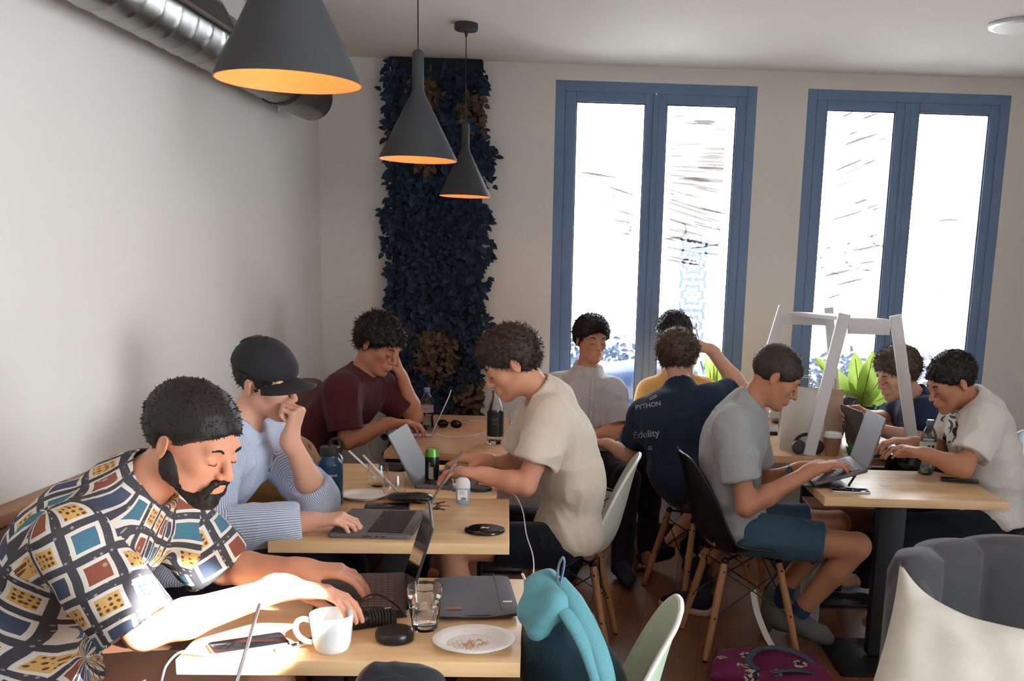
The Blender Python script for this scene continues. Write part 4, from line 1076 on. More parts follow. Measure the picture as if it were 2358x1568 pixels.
# 4  cream tee, facing left
J = dict(head=at(1180, 838, 3.92), neck=at(1262, 915, 3.95), chest=at(1285, 1010, 3.95), mid=at(1318, 1105, 3.96), pelvis=(-.11, 3.97, .560),
         shL=at(1272, 965, 3.77), elL=at(1210, 1118, 3.70), wrL=at(1110, 1092, 3.74), shR=at(1238, 958, 4.12), elR=at(1178, 1078, 4.16), wrR=at(1112, 1058, 4.02),
         hipL=(-.15, 3.87, .52), hipR=(-.15, 4.07, .52), knL=(-.55, 3.80, .525), knR=(-.56, 4.14, .54), anL=(-.50, 3.82, .09), anR=(-.52, 4.12, .09), toeL=(-.66, 3.80, .05), toeR=(-.67, 4.13, .05))
P4 = person('person in a cream tee and black shorts typing, seen from the side, facing left', J, (-.86, -.12, -.50), -.03, sk1, h_brown, .005, 1.04,
       hands=dict(L=dict(d=(-.95, .10, .12), n=(-.2, 0, -1), t=(0, 1, 0), curls=[(.45, .5, .3)] * 4), R=dict(d=(-.95, -.05, .0), n=(-.1, 0, -1), t=(0, -1, 0), curls=[(.5, .6, .3)] * 4)),
       shirt=dict(m=m_cream, sleeve=.66, cuffr=.024, loose=.018, hem=.06, amp=.008, seed=9), shorts=dict(m=m_blackshort, len=.60), shoes=dict(m=shoe_navy, sole=sole_w),
       hair=dict(vol=.020, plane=(-.02, .72), tuft=1500, tl=.018, seed=8, extra=[(.03, 0, .085, .07, .062, .045), (-.06, 0, .03, .05, .06, .06)]))
# 5  pale button shirt, arms folded, by the window
J = dict(head=at(1362, 783, 5.62), neck=at(1352, 858, 5.64), chest=at(1345, 930, 5.64), mid=(-.085, 5.64, .76), pelvis=(-.06, 5.60, .56),
         shR=at(1282, 892, 5.66), elR=at(1290, 985, 5.60), wrR=at(1382, 1002, 5.42), shL=at(1408, 905, 5.56), elL=at(1425, 995, 5.50), wrL=at(1350, 1010, 5.36),
         hipR=(-.14, 5.55, .52), hipL=(.02, 5.50, .52), knR=(-.10, 5.20, .53), knL=(.14, 5.16, .53), anR=(-.12, 5.18, .09), anL=(.13, 5.14, .09), toeR=(-.14, 5.03, .05), toeL=(.16, 4.99, .05))
P5 = person('person in a pale button shirt sitting with folded arms before the left window', J, (.42, -.90, -.12), 0, sk1, h_black, .006, .98,
       hands=dict(R=dict(d=(.75, .05, .10), n=(-.2, .9, -.2), t=(0, 0, 1), curls=[(.3, .4, .3)] * 4), L=dict(d=(-.9, .0, .05), n=(.1, .9, -.1), t=(0, 0, 1), curls=[(.4, .5, .3)] * 4)),
       shirt=dict(m=m_shirt5, name='button_shirt', sleeve=.80, cuffr=.020, loose=.018, amp=.007, seed=11, collar=True), shorts=dict(m=m_dark, long=1), shoes=dict(m=shoe_navy, sole=sole_w),
       hair=dict(vol=.022, plane=(-.015, .72), tuft=1300, tl=.020, seed=9, extra=[(.03, 0, .09, .07, .06, .04)]))
# 6  amber tee, mostly hidden
J = dict(head=at(1552, 775, 5.72), neck=at(1555, 860, 5.76), chest=at(1557, 925, 5.76), mid=(.36, 5.78, .76), pelvis=(.37, 5.80, .60),
         shR=at(1497, 905, 5.76), elR=at(1475, 985, 5.66), wrR=at(1520, 1010, 5.45), shL=at(1622, 905, 5.76), elL=at(1690, 960, 5.60), wrL=at(1650, 1000, 5.4),
         hipR=(.28, 5.76, .55), hipL=(.46, 5.76, .55), knR=(.27, 5.38, .55), knL=(.50, 5.38, .55), anR=(.27, 5.40, .10), anL=(.50, 5.40, .10), toeR=(.27, 5.28, .05), toeL=(.50, 5.28, .05))
person('person in an amber yellow tee, mostly hidden, right in front of the window', J, (.1, -.97, -.2), 0, sk3, h_black, .007, 1.0, hands=dict(),
       shirt=dict(m=m_yel, sleeve=.7, seed=13), shorts=dict(m=m_dark, long=1), hair=dict(vol=.02, plane=(-.01, .65), tuft=900, tl=.018, seed=11))
# 7  navy lettered tee seen from behind, hand on head
J = dict(head=at(1562, 826, 4.98), neck=at(1568, 905, 4.90), chest=at(1552, 975, 4.86), mid=at(1565, 1085, 4.86), pelvis=(.46, 4.93, .575),
         shL=at(1485, 960, 4.94), elL=at(1450, 1050, 5.06), wrL=at(1398, 1022, 5.20), shR=at(1632, 925, 4.82), elR=at(1710, 898, 4.98), wrR=at(1638, 806, 5.02),
         hipL=(.46, 5.04, .53), hipR=(.52, 4.86, .53), knL=(.66, 5.32, .52), knR=(.84, 5.06, .53), anL=(.36, 5.36, .12), anR=(.52, 5.12, .10), toeL=(.24, 5.42, .05), toeR=(.55, 4.96, .05))
P7 = person('person in a navy tee with white lettering seen from behind, one hand on the head', J, (.30, .93, -.28), .10, sk2, h_ginger, .0055, 1.05,
       hands=dict(R=dict(d=(-.86, -.02, .48), n=(-.35, .0, -.95), t=(0, -1, 0), curls=[(.3, .4, .2)] * 4), L=dict(d=(-.8, .2, .1), n=(0, 0, -1), t=(0, 1, 0), curls=[(.3, .4, .3)] * 4)),
       shirt=dict(m=m_navy, sleeve=.62, cuffr=.022, loose=.02, hem=.07, amp=.005, seed=15), shorts=dict(m=m_dark, len=.9), shoes=dict(m=shoe_navy, sole=sole_b),
       hair=dict(vol=.018, plane=(-.03, .55), tuft=1800, tl=.020, seed=12))
# 8  light grey tee, blue shorts
J = dict(head=at(1786, 868, 4.20), neck=at(1712, 942, 4.20), chest=at(1690, 1020, 4.20), mid=at(1680, 1120, 4.22), pelvis=(.565, 4.25, .555),
         shR=at(1688, 985, 4.03), elR=at(1718, 1168, 3.97), wrR=at(1872, 1082, 4.02), shL=at(1722, 975, 4.38), elL=at(1752, 1115, 4.44), wrL=at(1845, 1078, 4.30),
         hipR=(.62, 4.15, .52), hipL=(.62, 4.34, .52), knR=(1.055, 4.10, .495), knL=(1.03, 4.36, .525), anR=(.845, 4.235, .135), anL=(.80, 4.44, .16), toeR=(.995, 4.25, .050), toeL=(.76, 4.40, .045))
P8 = person('person in a light grey tee and blue shorts typing, seen from the side, facing right', J, (.84, -.10, -.52), .03, sk3, h_dkbrown, .005, 1.0,
       hands=dict(R=dict(d=(.93, .12, .30), n=(.35, 0, -.9), t=(0, 1, 0), curls=[(.5, .6, .3)] * 4), L=dict(d=(.93, -.05, .3), n=(.3, 0, -.9), t=(0, -1, 0), curls=[(.5, .6, .3)] * 4)),
       shirt=dict(m=m_grey, sleeve=.66, cuffr=.020, loose=.016, hem=.05, amp=.008, seed=17), shorts=dict(m=m_blueshort, len=.68), shoes=dict(m=shoe_grey, sole=sole_w, sock=sock_b),
       hair=dict(vol=.007, plane=(-.02, .62), tuft=2200, tl=.0045, seed=13, amp=.0015))
Lw = V(J['wrL']) + (V(J['elL']) - V(J['wrL'])).normalized() * .035; dw = (V(J['elL']) - V(J['wrL'])).normalized()
wt = empty('wrist_watch', tuple(Lw), 0, 'black wrist watch on the wrist of the person in the light grey tee', 'watch')
Rw = basis((0, -1, .4), dw).to_4x4(); 
MB().lathe([(.0315, -.009), (.0335, -.009), (.0335, .009), (.0315, .009), (.0315, -.009)], 32, Rw).build('strap', mat('black_watch_strap', rgb(24, 24, 28), .5), wt)
Mw = Rw @ Matrix.Translation((.034, 0, 0)) @ Matrix.Rotation(PI / 2, 4, 'Y'); MB().lathe([(0, -.003), (.017, -.003), (.019, 0), (.019, .005), (.016, .0075)], 32, Mw).build('case', mat('dark_steel_case', rgb(40, 42, 48), .3, metal=.8), wt); MB().lathe([(0, .0078), (.0155, .0078), (.0155, .006)], 32, Mw).build('dial', mat('grey_dial', rgb(120, 126, 134), .2), wt)
# 9  navy tee behind the trestle
J = dict(head=at(2068, 862, 5.10), neck=at(2118, 925, 5.14), chest=at(2135, 985, 5.15), mid=(1.69, 5.17, .76), pelvis=(1.72, 5.18, .57),
         shL=at(2132, 950, 4.98), elL=at(2112, 1015, 4.90), wrL=at(2010, 985, 5.02), shR=at(2090, 935, 5.32), elR=at(2045, 968, 5.34), wrR=at(1985, 955, 5.14),
         hipL=(1.66, 5.09, .53), hipR=(1.66, 5.28, .53), knL=(1.34, 5.02, .54), knR=(1.34, 5.30, .54), anL=(1.36, 5.04, .09), anR=(1.36, 5.30, .09), toeL=(1.20, 5.03, .05), toeR=(1.2, 5.30, .05))
person('person in a navy tee facing left behind the white trestle, hands clasped', J, (-.88, -.25, -.35), 0, sk2, h_ginger, .006, 1.0,
       hands=dict(L=dict(d=(-.95, .1, .2), n=(.2, .9, -.2), t=(0, 0, 1), curls=[(.6, .9, .5)] * 4), R=dict(d=(-.9, -.25, .1), n=(-.2, -.9, -.2), t=(0, 0, 1), curls=[(.6, .9, .5)] * 4)),
       shirt=dict(m=m_navy2, sleeve=.72, cuffr=.020, seed=19), shorts=dict(m=m_dark, long=1), hair=dict(vol=.020, plane=(-.01, .68), tuft=1300, tl=.02, seed=14, extra=[(.03, 0, .085, .06, .06, .04)]))
# 10  white printed tee at the right
J = dict(head=at(2192, 880, 4.40), neck=at(2252, 935, 4.42), chest=at(2262, 1010, 4.42), mid=(1.70, 4.42, .76), pelvis=(1.715, 4.42, .57),
         shL=at(2268, 975, 4.24), elL=at(2218, 1078, 4.17), wrL=at(2130, 1045, 4.24), shR=at(2215, 955, 4.58), elR=at(2172, 1040, 4.60), wrR=at(2105, 1020, 4.46),
         hipL=(1.66, 4.32, .53), hipR=(1.66, 4.50, .53), knL=(1.26, 4.24, .54), knR=(1.26, 4.42, .54), anL=(1.32, 4.26, .09), anR=(1.32, 4.44, .09), toeL=(1.18, 4.25, .05), toeR=(1.18, 4.45, .05))
P10 = person('person in a white tee with a black print facing left at the right end', J, (-.86, -.18, -.45), 0, sk3, h_black, .0055, 1.0,
       hands=dict(L=dict(d=(-.95, .1, .22), n=(-.2, .0, -.95), t=(0, 1, 0), curls=[(.4, .6, .3)] * 4), R=dict(d=(-.95, -.05, .1), n=(-.1, 0, -1), t=(0, -1, 0), curls=[(.4, .6, .3)] * 4)),
       shirt=dict(m=m_white, sleeve=.70, cuffr=.024, loose=.02, seed=21, amp=.008), shorts=dict(m=m_dark, long=1), hair=dict(vol=.011, plane=(-.01, .62), tuft=1200, tl=.010, seed=15))
# ------------------------------------------------------------------ laptops
alu_grey = mat('space_grey_aluminium', rgb(104, 100, 100), .6, metal=.35); alu_sil = mat('silver_aluminium', rgb(206, 206, 208), .35, metal=.5); keyb = mat('keyboard_black', rgb(28, 28, 30), .55); dark_lap = mat('dark_laptop_plastic', rgb(44, 40, 40), .45); scr = mat('dark_glossy_screen', rgb(22, 22, 26), .08, spec=.6); greyscr = mat('washed_out_grey_screen', rgb(80, 76, 76), .55); keybrown = mat('worn_brown_keys', rgb(92, 72, 64), .55)
def laptop(loc, rz, w, d, tilt, body, key, label, deck=0, th=.015, lid_th=.005, pad=None, sh=None, sm=None):
    """loc: hinge centre on the table; sitter looks along local +y; tilt: lid lean from vertical; deck: slope of the base"""
    o = empty('laptop', loc, math.radians(rz), label, 'laptop'); D = Matrix.Rotation(math.radians(deck), 4, 'X')
    sh = sh or d - .008
    MB().plate((0, -d / 2, th / 2), w, d, th, .012, D, bev=.003).build('base', body, o)
    kw = w * .86; k0 = -.028; kd = d * .43
    MB().box((0, k0 - kd / 2, th + .0002), (kw, kd, .0008), D).build('key_well', keyb, o, smooth=False)
    b = MB(); rows = 6; cols = 14
    for r_ in range(rows):
        y = k0 - (r_ + .5) * kd / rows
        if r_ == rows - 1: ks = [(-.42, .07), (-.34, .07), (-.25, .08), (0, .36), (.24, .09), (.32, .06), (.39, .06), (.455, .06)]
        else: ks = [(-.5 + (c + .5) / cols + (.008 * r_ if c else 0) * 0, .86 / cols) for c in range(cols)]
        for x, kk in ks: b.box((x * kw, y, th + .0014), (kk * kw, kd / rows * .86, .0016), D)
    tag(b.build('key', key, o, smooth=False), kind='stuff')
    MB().box((0, -d + d * .205, th + .0003), (w * .38, d * .32, .0006), D).build('trackpad', pad or body, o, smooth=False)
    Lm = D @ Matrix.Translation((0, .001, th * .8)) @ Matrix.Rotation(-math.radians(tilt), 4, 'X')
    lid = MB().plate((0, 0, 0), w, sh, lid_th, .012, Lm @ Matrix.Translation((0, 0, sh / 2)) @ Matrix.Rotation(PI / 2, 4, 'X'), bev=.0015).build('lid', body, o)
    MB().box((0, -lid_th / 2 - .0003, sh / 2), (w - .008, .0006, sh - .008), Lm).build('screen', sm or scr, lid, smooth=False)
    MB().tube([(-w * .4, .002, th * .7), (w * .4, .002, th * .7)], .004, 8, D).build('hinge', keyb, o)
    return o, Lm
laptop((-.468, 2.470, TZ), -79, .31, .215, 17, dark_lap, keybrown, 'dark laptop under the hands of the person in the printed shirt', th=.020, lid_th=.006)
l2, _ = laptop((-.563, 3.185, TZ), -88.4, .335, .245, 30, alu_grey, keyb, 'space grey laptop at the front of the table with the blue flask')
b = MB()
for x, w_ in ((-.168, .0), ): pass
for yy, w_ in ((-.085, .024), (-.055, .008), (-.035, .013)): b.box((.1675 if False else .1672, -.045 + yy + .0, .008), (.0012, w_, .0035))
tag(b.build('side_port', keyb, l2, smooth=False), kind='stuff')
laptop((-.672, 3.90, TZ), 88, .31, .215, 28, alu_grey, keyb, 'grey laptop behind the green can, open toward the person in the cream tee', sm=greyscr)
laptop((-.825, 5.08, TZ), -84, .30, .21, 24, alu_sil, keyb, 'pale silver laptop in front of the person in the dark red tee')
laptop((1.045, 4.125, TZ + .075), -90, .30, .215, 32, alu_grey, keyb, 'grey laptop tilted on a folding stand, used by the person in the grey tee', deck=17, th=.014, sm=greyscr)
st = empty('laptop_stand', (.985, 4.125, TZ), math.radians(-90), 'black folding stand propping the tilted grey laptop', 'laptop stand')
MB().box((0, -.10, .004), (.22, .16, .005), bev=.002).build('foot_plate', blackmetal, st)
for sx in (-1, 1): MB().tube([(sx * .09, .0, .006), (sx * .09, .030, .062)], .005, 8).build('strut', blackmetal, st)
laptop((1.235, 4.93, TZ), 97, .30, .21, 14, alu_grey, keyb, 'slim grey laptop seen edge-on behind the paper cup, used by the white-tee person')
laptop((1.16, 5.36, TZ), -72, .34, .23, 20, dark_lap, keyb, 'dark laptop with a glossy screen behind the white trestle shelf')
o = empty('closed_laptop', (.90, 5.45, TZ), math.radians(8), 'closed dark laptop on the reddish table beside the paper bags', 'laptop')
MB().plate((0, 0, .009), .26, .20, .018, .012, bev=.003).build('base', dark_lap, o); MB().plate((0, 0, .0185), .258, .198, .002, .012, bev=.0008).build('lid', alu_grey, o)

# ------------------------------------------------------------------ small things
def P2d(u, v, z=TZ): p = atz(u, v, z); return (p.x, p.y, z)
porc = mat('white_porcelain', rgb(232, 236, 236), .12, coat=.3); paperw = mat('white_paper_board', rgb(238, 236, 232), .7); clear = glass('clear_glass'); waterm = glass('water', (1, 1, 1, 1), 0, 1.33); petm = film('clear_pet', (.90, .95, .98, 1), .06)
blackgl = mat('glossy_black_plastic', rgb(16, 16, 18), .12); blackpl = mat('matt_black_plastic', rgb(26, 26, 28), .5); whitecab = mat('white_cable', rgb(226, 226, 224), .5)
# cup
c = empty('coffee_cup', P2d(765, 1496), math.radians(195), 'white porcelain cup with its handle to the left on the nearest table', 'cup')
MB().lathe([(0, .004), (.024, .003), (.026, 0), (.030, 0), (.036, .006), (.0395, .02), (.043, .05), (.046, .080), (.0452, .0815), (.0440, .080), (.041, .05), (.0375, .02), (.033, .009), (0, .007)], 56).build('cup_body', porc, c)
MB().tube(smoothpath([(.0435, 0, .068), (.058, 0, .072), (.070, 0, .066), (.074, 0, .052), (.068, 0, .036), (.055, 0, .024), (.040, 0, .019)], 6), .0048, 12, flat=1.25).build('handle', porc, c)
def tumbler(loc, label, h=.10, r0=.028, r1=.040, facets=9, water=.45, wm=None, name='water_glass', cat='glass'):
    o = empty(name, loc, 0, label, cat); n = facets * 8; P = []
    for r, z, k in ((0, .0, 0), (r0 * .9, 0, .3), (r0, .004, 1), (r0 + (r1 - r0) * .3, h * .3, 1), (r0 + (r1 - r0) * .52, h * .5, .8), (r0 + (r1 - r0) * .62, h * .56, 0), (r1 * .985, h * .97, 0), (r1, h, 0), (r1 * .965, h, 0), (r1 * .93, h * .7, 0), (r0 + (r1 - r0) * .4, h * .45, 0), (r0 * .93, h * .16, 0), (r0 * .7, h * .13, 0), (0, h * .125, 0)):
        row = []
        for i in range(n):
            a = 2 * PI * i / n; f = 1 - .055 * k * abs(math.sin(a * facets / 2)) ** .7
            row.append((r * f * math.cos(a), r * f * math.sin(a), z))
        P.append(row)
    MB().grid(P, closed=True).build('glass_body', clear, o)
    if water:
        zt = h * water; rt = (r0 + (r1 - r0) * (water if water > .5 else .4)) * .93
        MB().lathe([(0, h * .127), (r0 * .7, h * .132), (r0 * .925, h * .165), (rt * .99, zt - .001), (rt * .97, zt), (0, zt)], 48).build('water', wm or waterm, o)
    return o
tumbler(P2d(978, 1448), 'faceted tumbler half full of water beside the grey sleeve', h=.102, r0=.029, r1=.0405, water=.55)
tumbler(P2d(1057, 1130), 'plain small water glass standing behind the hand sanitizer', h=.095, r0=.026, r1=.035, water=.35)
def puck(loc, r, h, m, label, name='charging_puck', cat='charger', rim=.35):
    o = empty(name, loc, 0, label, cat)
    MB().lathe([(0, 0), (r * .86, 0), (r * .96, h * .12), (r, h * rim), (r, h * .6), (r * .97, h * .85), (r * .9, h * .97), (r * .8, h)], 48).build('housing', m, o)
    MB().lathe([(r * .8, h), (0, h + .0004)], 48).build('top_disc', m, o); return o
puck(P2d(909, 1474), .0425, .026, mat('satin_black_plastic', rgb(24, 20, 20), .28), 'round black glossy case on the nearest table before the tumbler', 'round_case', 'case')
pk = puck(P2d(1116, 1224), .063, .012, blackgl, 'flat round glossy black charger near the front corner of the flask table')
MB().tube([(-.012, -.006, .0126), (.014, .007, .0126)], .0011, 6).tube([(-.010, .007, .0126), (-.002, .009, .0126), (.004, -.001, .0126), (.012, -.006, .0126)], .0011, 6).build('mark', whitecab, pk)
pk2 = puck(P2d(1103, 1128), .048, .012, blackpl, 'black round charger pad with a white cable behind the hand sanitizer')
puck(P2d(2187, 1086), .062, .011, blackgl, 'flat round glossy black charger at the back of the right oak table')
puck(P2d(1797, 974), .05, .022, blackpl, 'small black round device on the reddish table behind the closed laptop', 'round_device', 'device')
# plates
def plate(loc, r, label):
    o = empty('paper_plate', loc, 0, label, 'plate', 'disposable paper plates')
    MB().lathe([(0, .003), (r * .66, .003), (r * .70, .006), (r * .76, .0135), (r * .80, .0155), (r * .97, .0165), (r, .0150), (r * .995, .0135), (r * .97, .0145), (r * .80, .0135), (r * .74, .009), (r * .69, .001), (r * .66, 0), (0, 0)], 64).build('plate_dish', paperw, o); return o
pp = P2d(1091, 1484); plate(pp, .0895, 'white paper plate strewn with pastry crumbs near the table corner')
b = MB(); rr = random.Random(5)
for i in range(120):
    cl_ = rr.choice([(-.012, -.004), (.022, .0), (-.03, -.02), (0, -.02), (.01, .012)]); x, y = cl_[0] + rr.gauss(0, .014), cl_[1] + rr.gauss(0, .010)
    a = rr.uniform(0, PI); l = rr.uniform(.001, .005); b.box((x, y, .0045), (l, rr.uniform(.0006, .0016), rr.uniform(.0008, .002)), rot=Matrix.Rotation(a, 3, 'Z'))
cr = b.build('crumb', mat('pastry_crumb', rgb(206, 162, 108), .8), None, smooth=False); cr.location = pp; tag(cr, 'golden pastry crumbs scattered on the near paper plate', 'crumbs', kind='stuff')
plate(P2d(836, 1146), .085, 'cream paper plate between the blue flask and the stemless glasses')
# laptop sleeve
felt = mat('grey_felt', rgb(112, 114, 120), .95, bump=(220, .4, .0012), var=(18, rgb(98, 100, 106), .8))
sl = empty('laptop_sleeve', (-.298, 2.462, TZ), math.radians(10), 'grey fabric laptop sleeve lying behind the tumbler', 'laptop sleeve')
b = MB(); n = 24
for side, zz in ((1, .016), (-1, 0)):
    P = []
    for i in range(n + 1):
        row = []
        for j in range(n + 1):
            u, v = -1 + 2 * i / n, -1 + 2 * j / n; e = ((1 - abs(u) ** 8) * (1 - abs(v) ** 8)) ** .4
            uu, vv = u * (1 - .03 * abs(v) ** 10), v * (1 - .03 * abs(u) ** 10)
            z = (.012 + .010 * e + .002 * math.sin(3 * u + 2 * v) + .006 * (u > .2) * (u - .2)) if side > 0 else .012 - .011 * e
            row.append((uu * .098, vv * .155, z))
        P.append(row)
    b.grid(P)
b.build('pouch', felt, sl, auto=False)
MB().box((.056, 0, .0255), (.0015, .29, .002)).build('pocket_seam', mat('dark_felt_seam', rgb(84, 86, 92), .95), sl)
MB().tube([(-.094, -.150, .012), (.094, -.150, .012)], .0025, 6).build('zip', mat('dark_zip', rgb(50, 52, 58), .6), sl)
MB().box((.074, -.095, .0275), (.022, .009, .0012)).build('white_label', paperw, sl); MB().box((-.052, -.125, .0235), (.034, .018, .0012), bev=.0005).build('leather_patch', mat('red_brown_leather', rgb(156, 88, 66), .6), sl)
# phones
def phone(c, rz, label, w=.147, d=.071, m=None, group=None, edge=None):
    o = empty('smartphone', c, math.radians(rz), label, 'phone'); MB().plate((0, 0, .004), w, d, .008, .010, bev=.0028).build('case', edge or blackpl, o)
    MB().plate((0, 0, .0082), w - .005, d - .005, .0007, .008, bev=.0002).build('screen', m or scr, o); return o
q = P2d(572, 1478); phone((-.735, 2.105, TZ + .0), 32, 'black smartphone with a cable beside the elbow at the nearest table', .158, .077, edge=mat('blue_grey_metal', rgb(130, 142, 156), .3, metal=.6))
phone(P2d(892, 1168), 8, 'dark smartphone lying behind the space grey laptop', .15, .072)
phone(P2d(1957, 1132), -3, 'silver-edged smartphone near the front edge of the right oak table', .147, .071, edge=alu_sil)
phone(P2d(2209, 1108), -14, 'black smartphone at the right end of the right oak table', .15, .075)
def cable(name, pts, r, m, label, cat='cable', parent=None):
    o = MB().tube(smoothpath(pts, 8), r, 8).build(name, m, parent); return tag(o, label, cat) if label else o
# cable over the near phone
z0 = TZ + .004
cw = empty('charging_cable', (0, 0, 0), 0, 'grey and white charging cable looping off the near left table corner', 'cable')
gcab = mat('blue_grey_cable', rgb(86, 92, 104), .5)
MB().tube(smoothpath([at(372, 1568, 2.02), at(385, 1530, 2.02), at(420, 1500, 2.03), (-.80, 2.035, z0), (-.72, 2.062, z0), (-.655, 2.098, z0), (-.618, 2.15, z0), (-.575, 2.19, z0)], 8), .0026, 8).build('dark_lead', gcab, cw)
MB().tube(smoothpath([(-.652, 2.085, z0), (-.63, 2.10, z0), (-.605, 2.13, z0), (-.585, 2.16, z0)], 8), .0022, 8).build('white_lead', whitecab, cw)
MB().plate((0, 0, 0), .022, .012, .007, .003, Matrix.Translation((-.658, 2.078, z0 + .001)) @ Matrix.Rotation(math.radians(35), 4, 'Z'), bev=.001).build('connector', wplastic, cw)
# adapter brick with cable wound round it
ad = empty('power_adapter', (-.505, 2.262, TZ), math.radians(30), 'black power adapter with its cable wound round it behind the cup', 'power adapter')
MB().plate((0, 0, .014), .105, .040, .028, .006, bev=.004).build('brick', blackpl, ad)
b = MB()
for i in range(8):
    x = -.012 + i * .0072; pts = [(x + .002 * math.sin(k), .024 * math.cos(k), .0165 + .0185 * math.sin(k)) for k in [2 * PI * j / 20 for j in range(21)]]
    b.tube(pts, .0035, 8, cap=False)
b.build('wound_cable', blackpl, ad)
MB().tube(smoothpath([(-.03, .0, .03), (-.02, .02, .055), (.02, .03, .062), (.06, .02, .035), (.085, .01, .004)], 8), .0022, 8).build('cable_loop', blackpl, ad)
MB().box((.035, -.004, .0365), (.016, .004, .003)).build('tie_tab', paperw, ad)
# flask
fl = empty('water_flask', P2d(762, 1160), math.radians(0), 'blue translucent wide water flask with a black loop cap', 'bottle')
flb = mat('blue_tritan', rgb(24, 74, 112), .22, trans=.25)
MB().lathe([(0, 0), (.036, 0), (.041, .005), (.0415, .03), (.0405, .033), (.0415, .036), (.0415, .138), (.040, .146), (.031, .158), (.028, .166), (.028, .172)], 48).build('flask_body', flb, fl)
MB().lathe([(.0, .168), (.033, .168), (.0335, .172), (.0335, .196), (.031, .199), (0, .199)], 40).build('cap', blackpl, fl)
MB().tube([(.022 + .022 * math.cos(a), .0, .205 + .020 * math.sin(a)) for a in [2 * PI * i / 24 for i in range(25)]], .0035, 8, cap=False, flat=1.8).build('cap_loop', blackpl, fl)
MB().tube(smoothpath([(.030, -.005, .176), (.040, -.012, .168), (.044, -.012, .158), (.041, -.01, .150)], 6), .0028, 8).build('silver_clip', alu_sil, fl)
def wrap_text(txt, size, r, z, m, parent, name='lettering', a0=-PI / 2, bold=0):
    me = textmesh(txt, size, .0001, bold)
    for v in me.vertices:
        x, y = v.co.x, v.co.y; a = a0 + x / r; v.co = V(((r + .0004) * math.cos(a), (r + .0004) * math.sin(a), z + y))
    return link(name, me, m, parent, smooth=False)
wlet = mat('white_lettering', rgb(220, 224, 230), .6)
wrap_text('nalgene', .017, .0416, .106, wlet, fl, a0=-1.35, bold=.0003)
# stemless glasses with straws
def stemless(u, v, label, r=.040, h=.085):
    o = empty('stemless_glass', P2d(u, v), 0, label, 'glass', 'stemless glasses by the flask')
    MB().lathe([(0, .0), (r * .5, 0), (r * .75, .006), (r * .95, .022), (r, .038), (r * .97, .055), (r * .86, h), (r * .83, h), (r * .94, .055), (r * .97, .038), (r * .92, .023), (r * .7, .009), (0, .005)], 48).build('glass_body', clear, o); return o
stemless(871, 1120, 'stemless glass with one straw, the farther of the pair by the flask'); stemless(908, 1146, 'stemless glass with one straw, the nearer of the pair before the black case')
def straw(p0, p1, label, r=.0038):
    o = MB().tube([p0, p1], r, 12, cap=False).build('paper_straw', paperw, None, thick=.0006); return tag(o, label, 'straw')
ga, gb_ = V(P2d(871, 1120)), V(P2d(908, 1146))
straw(ga + V((.02, .0, .012)), at(803, 1038, ga.y - .01), 'white paper straw leaning left from the farther stemless glass'); straw(gb_ + V((.022, .0, .012)), at(836, 1048, gb_.y - .01), 'white paper straw leaning left from the nearer stemless glass')
# can
ca_ = empty('drink_can', P2d(995, 1113), 0, 'slim black and green drink can beside the open grey laptop', 'can')
def canmat():
    m, g, b = newmat('can_print'); co = g.n('ShaderNodeTexCoord').outputs['Object']; sp = g.n('ShaderNodeSeparateXYZ', Vector=co); an = g.m('ARCTAN2', sp.outputs[1], sp.outputs[0])
    nz = g.n('ShaderNodeTexNoise', Vector=co, Scale=26.0, Detail=1.0).outputs[0]; t1 = g.m('GREATER_THAN', sp.outputs[2], .105); t2 = g.m('MULTIPLY', g.m('GREATER_THAN', nz, .50), g.m('COMPARE', an, -1.45, .45))
    f = g.m('MAXIMUM', t1, t2); g.set(b.inputs['Base Color'], g.mix(f, rgb(34, 40, 44), rgb(98, 160, 62))); b.inputs['Metallic'].default_value = .35; b.inputs['Roughness'].default_value = .35; return m
MB().lathe([(0, .003), (.019, .003), (.022, 0), (.0265, .008), (.0265, .118), (.0225, .130), (.0225, .133), (.021, .133), (.021, .130)], 40).build('can_body', canmat(), ca_)
MB().lathe([(.0215, .1305), (0, .1305)], 32).build('can_lid', alu_sil, ca_)
b = MB().box((0, -.0266, .045), (.018, .0006, .045)); b.build('print_panel', mat('pale_print', rgb(180, 176, 168), .6), ca_, smooth=False)
# sunglasses case, keys, sanitizer
sc_ = empty('sunglasses_case', P2d(945, 1156), math.radians(-4), 'soft black sunglasses case beside the nearer stemless glass', 'case'); leather = mat('black_leather', rgb(22, 22, 24), .3, bump=(60, .3, .002))
b = MB(); P = []
for i in range(17):
    t = -1 + 2 * i / 16; row = []
    for k in range(20):
        a = 2 * PI * k / 20; s_1 = (1 - abs(t) ** 3.5) ** .45 + .02; row.append((t * .082, .034 * s_1 * math.cos(a), .017 + .017 * s_1 * math.sin(a) * (1.0 + .15 * math.sin(3 * t))))
    P.append(row)
b.grid(P, closed=True).build('case_body', leather, sc_); MB().tube([(-.07, -.031, .018), (0, -.035, .019), (.07, -.031, .018)], .0018, 6).build('seam', blackpl, sc_)
ky = empty('key_ring', P2d(992, 1170), 0, 'bunch of keys on a ring behind the space grey laptop lid', 'keys'); brass = mat('brassy_metal', rgb(150, 118, 92), .3, metal=.9)
MB().tube([(.016 * math.cos(a), .016 * math.sin(a), .012 + .004 * math.sin(2 * a)) for a in [2 * PI * i / 24 for i in range(25)]], .0015, 8, cap=False).build('ring', alu_sil, ky)
for i, a in enumerate((-.6, .1, .9, 2.6)):
    R_ = Matrix.Rotation(a, 4, 'Z'); MB().lathe([(0, .0), (.012, .0), (.012, .0025), (0, .0025)], 20, R_ @ Matrix.Translation((.026, 0, .003 + .004 * i))).box((.050, 0, .0045 + .004 * i), (.028, .007, .002), R_).build('key', brass if i % 2 else leather, ky)
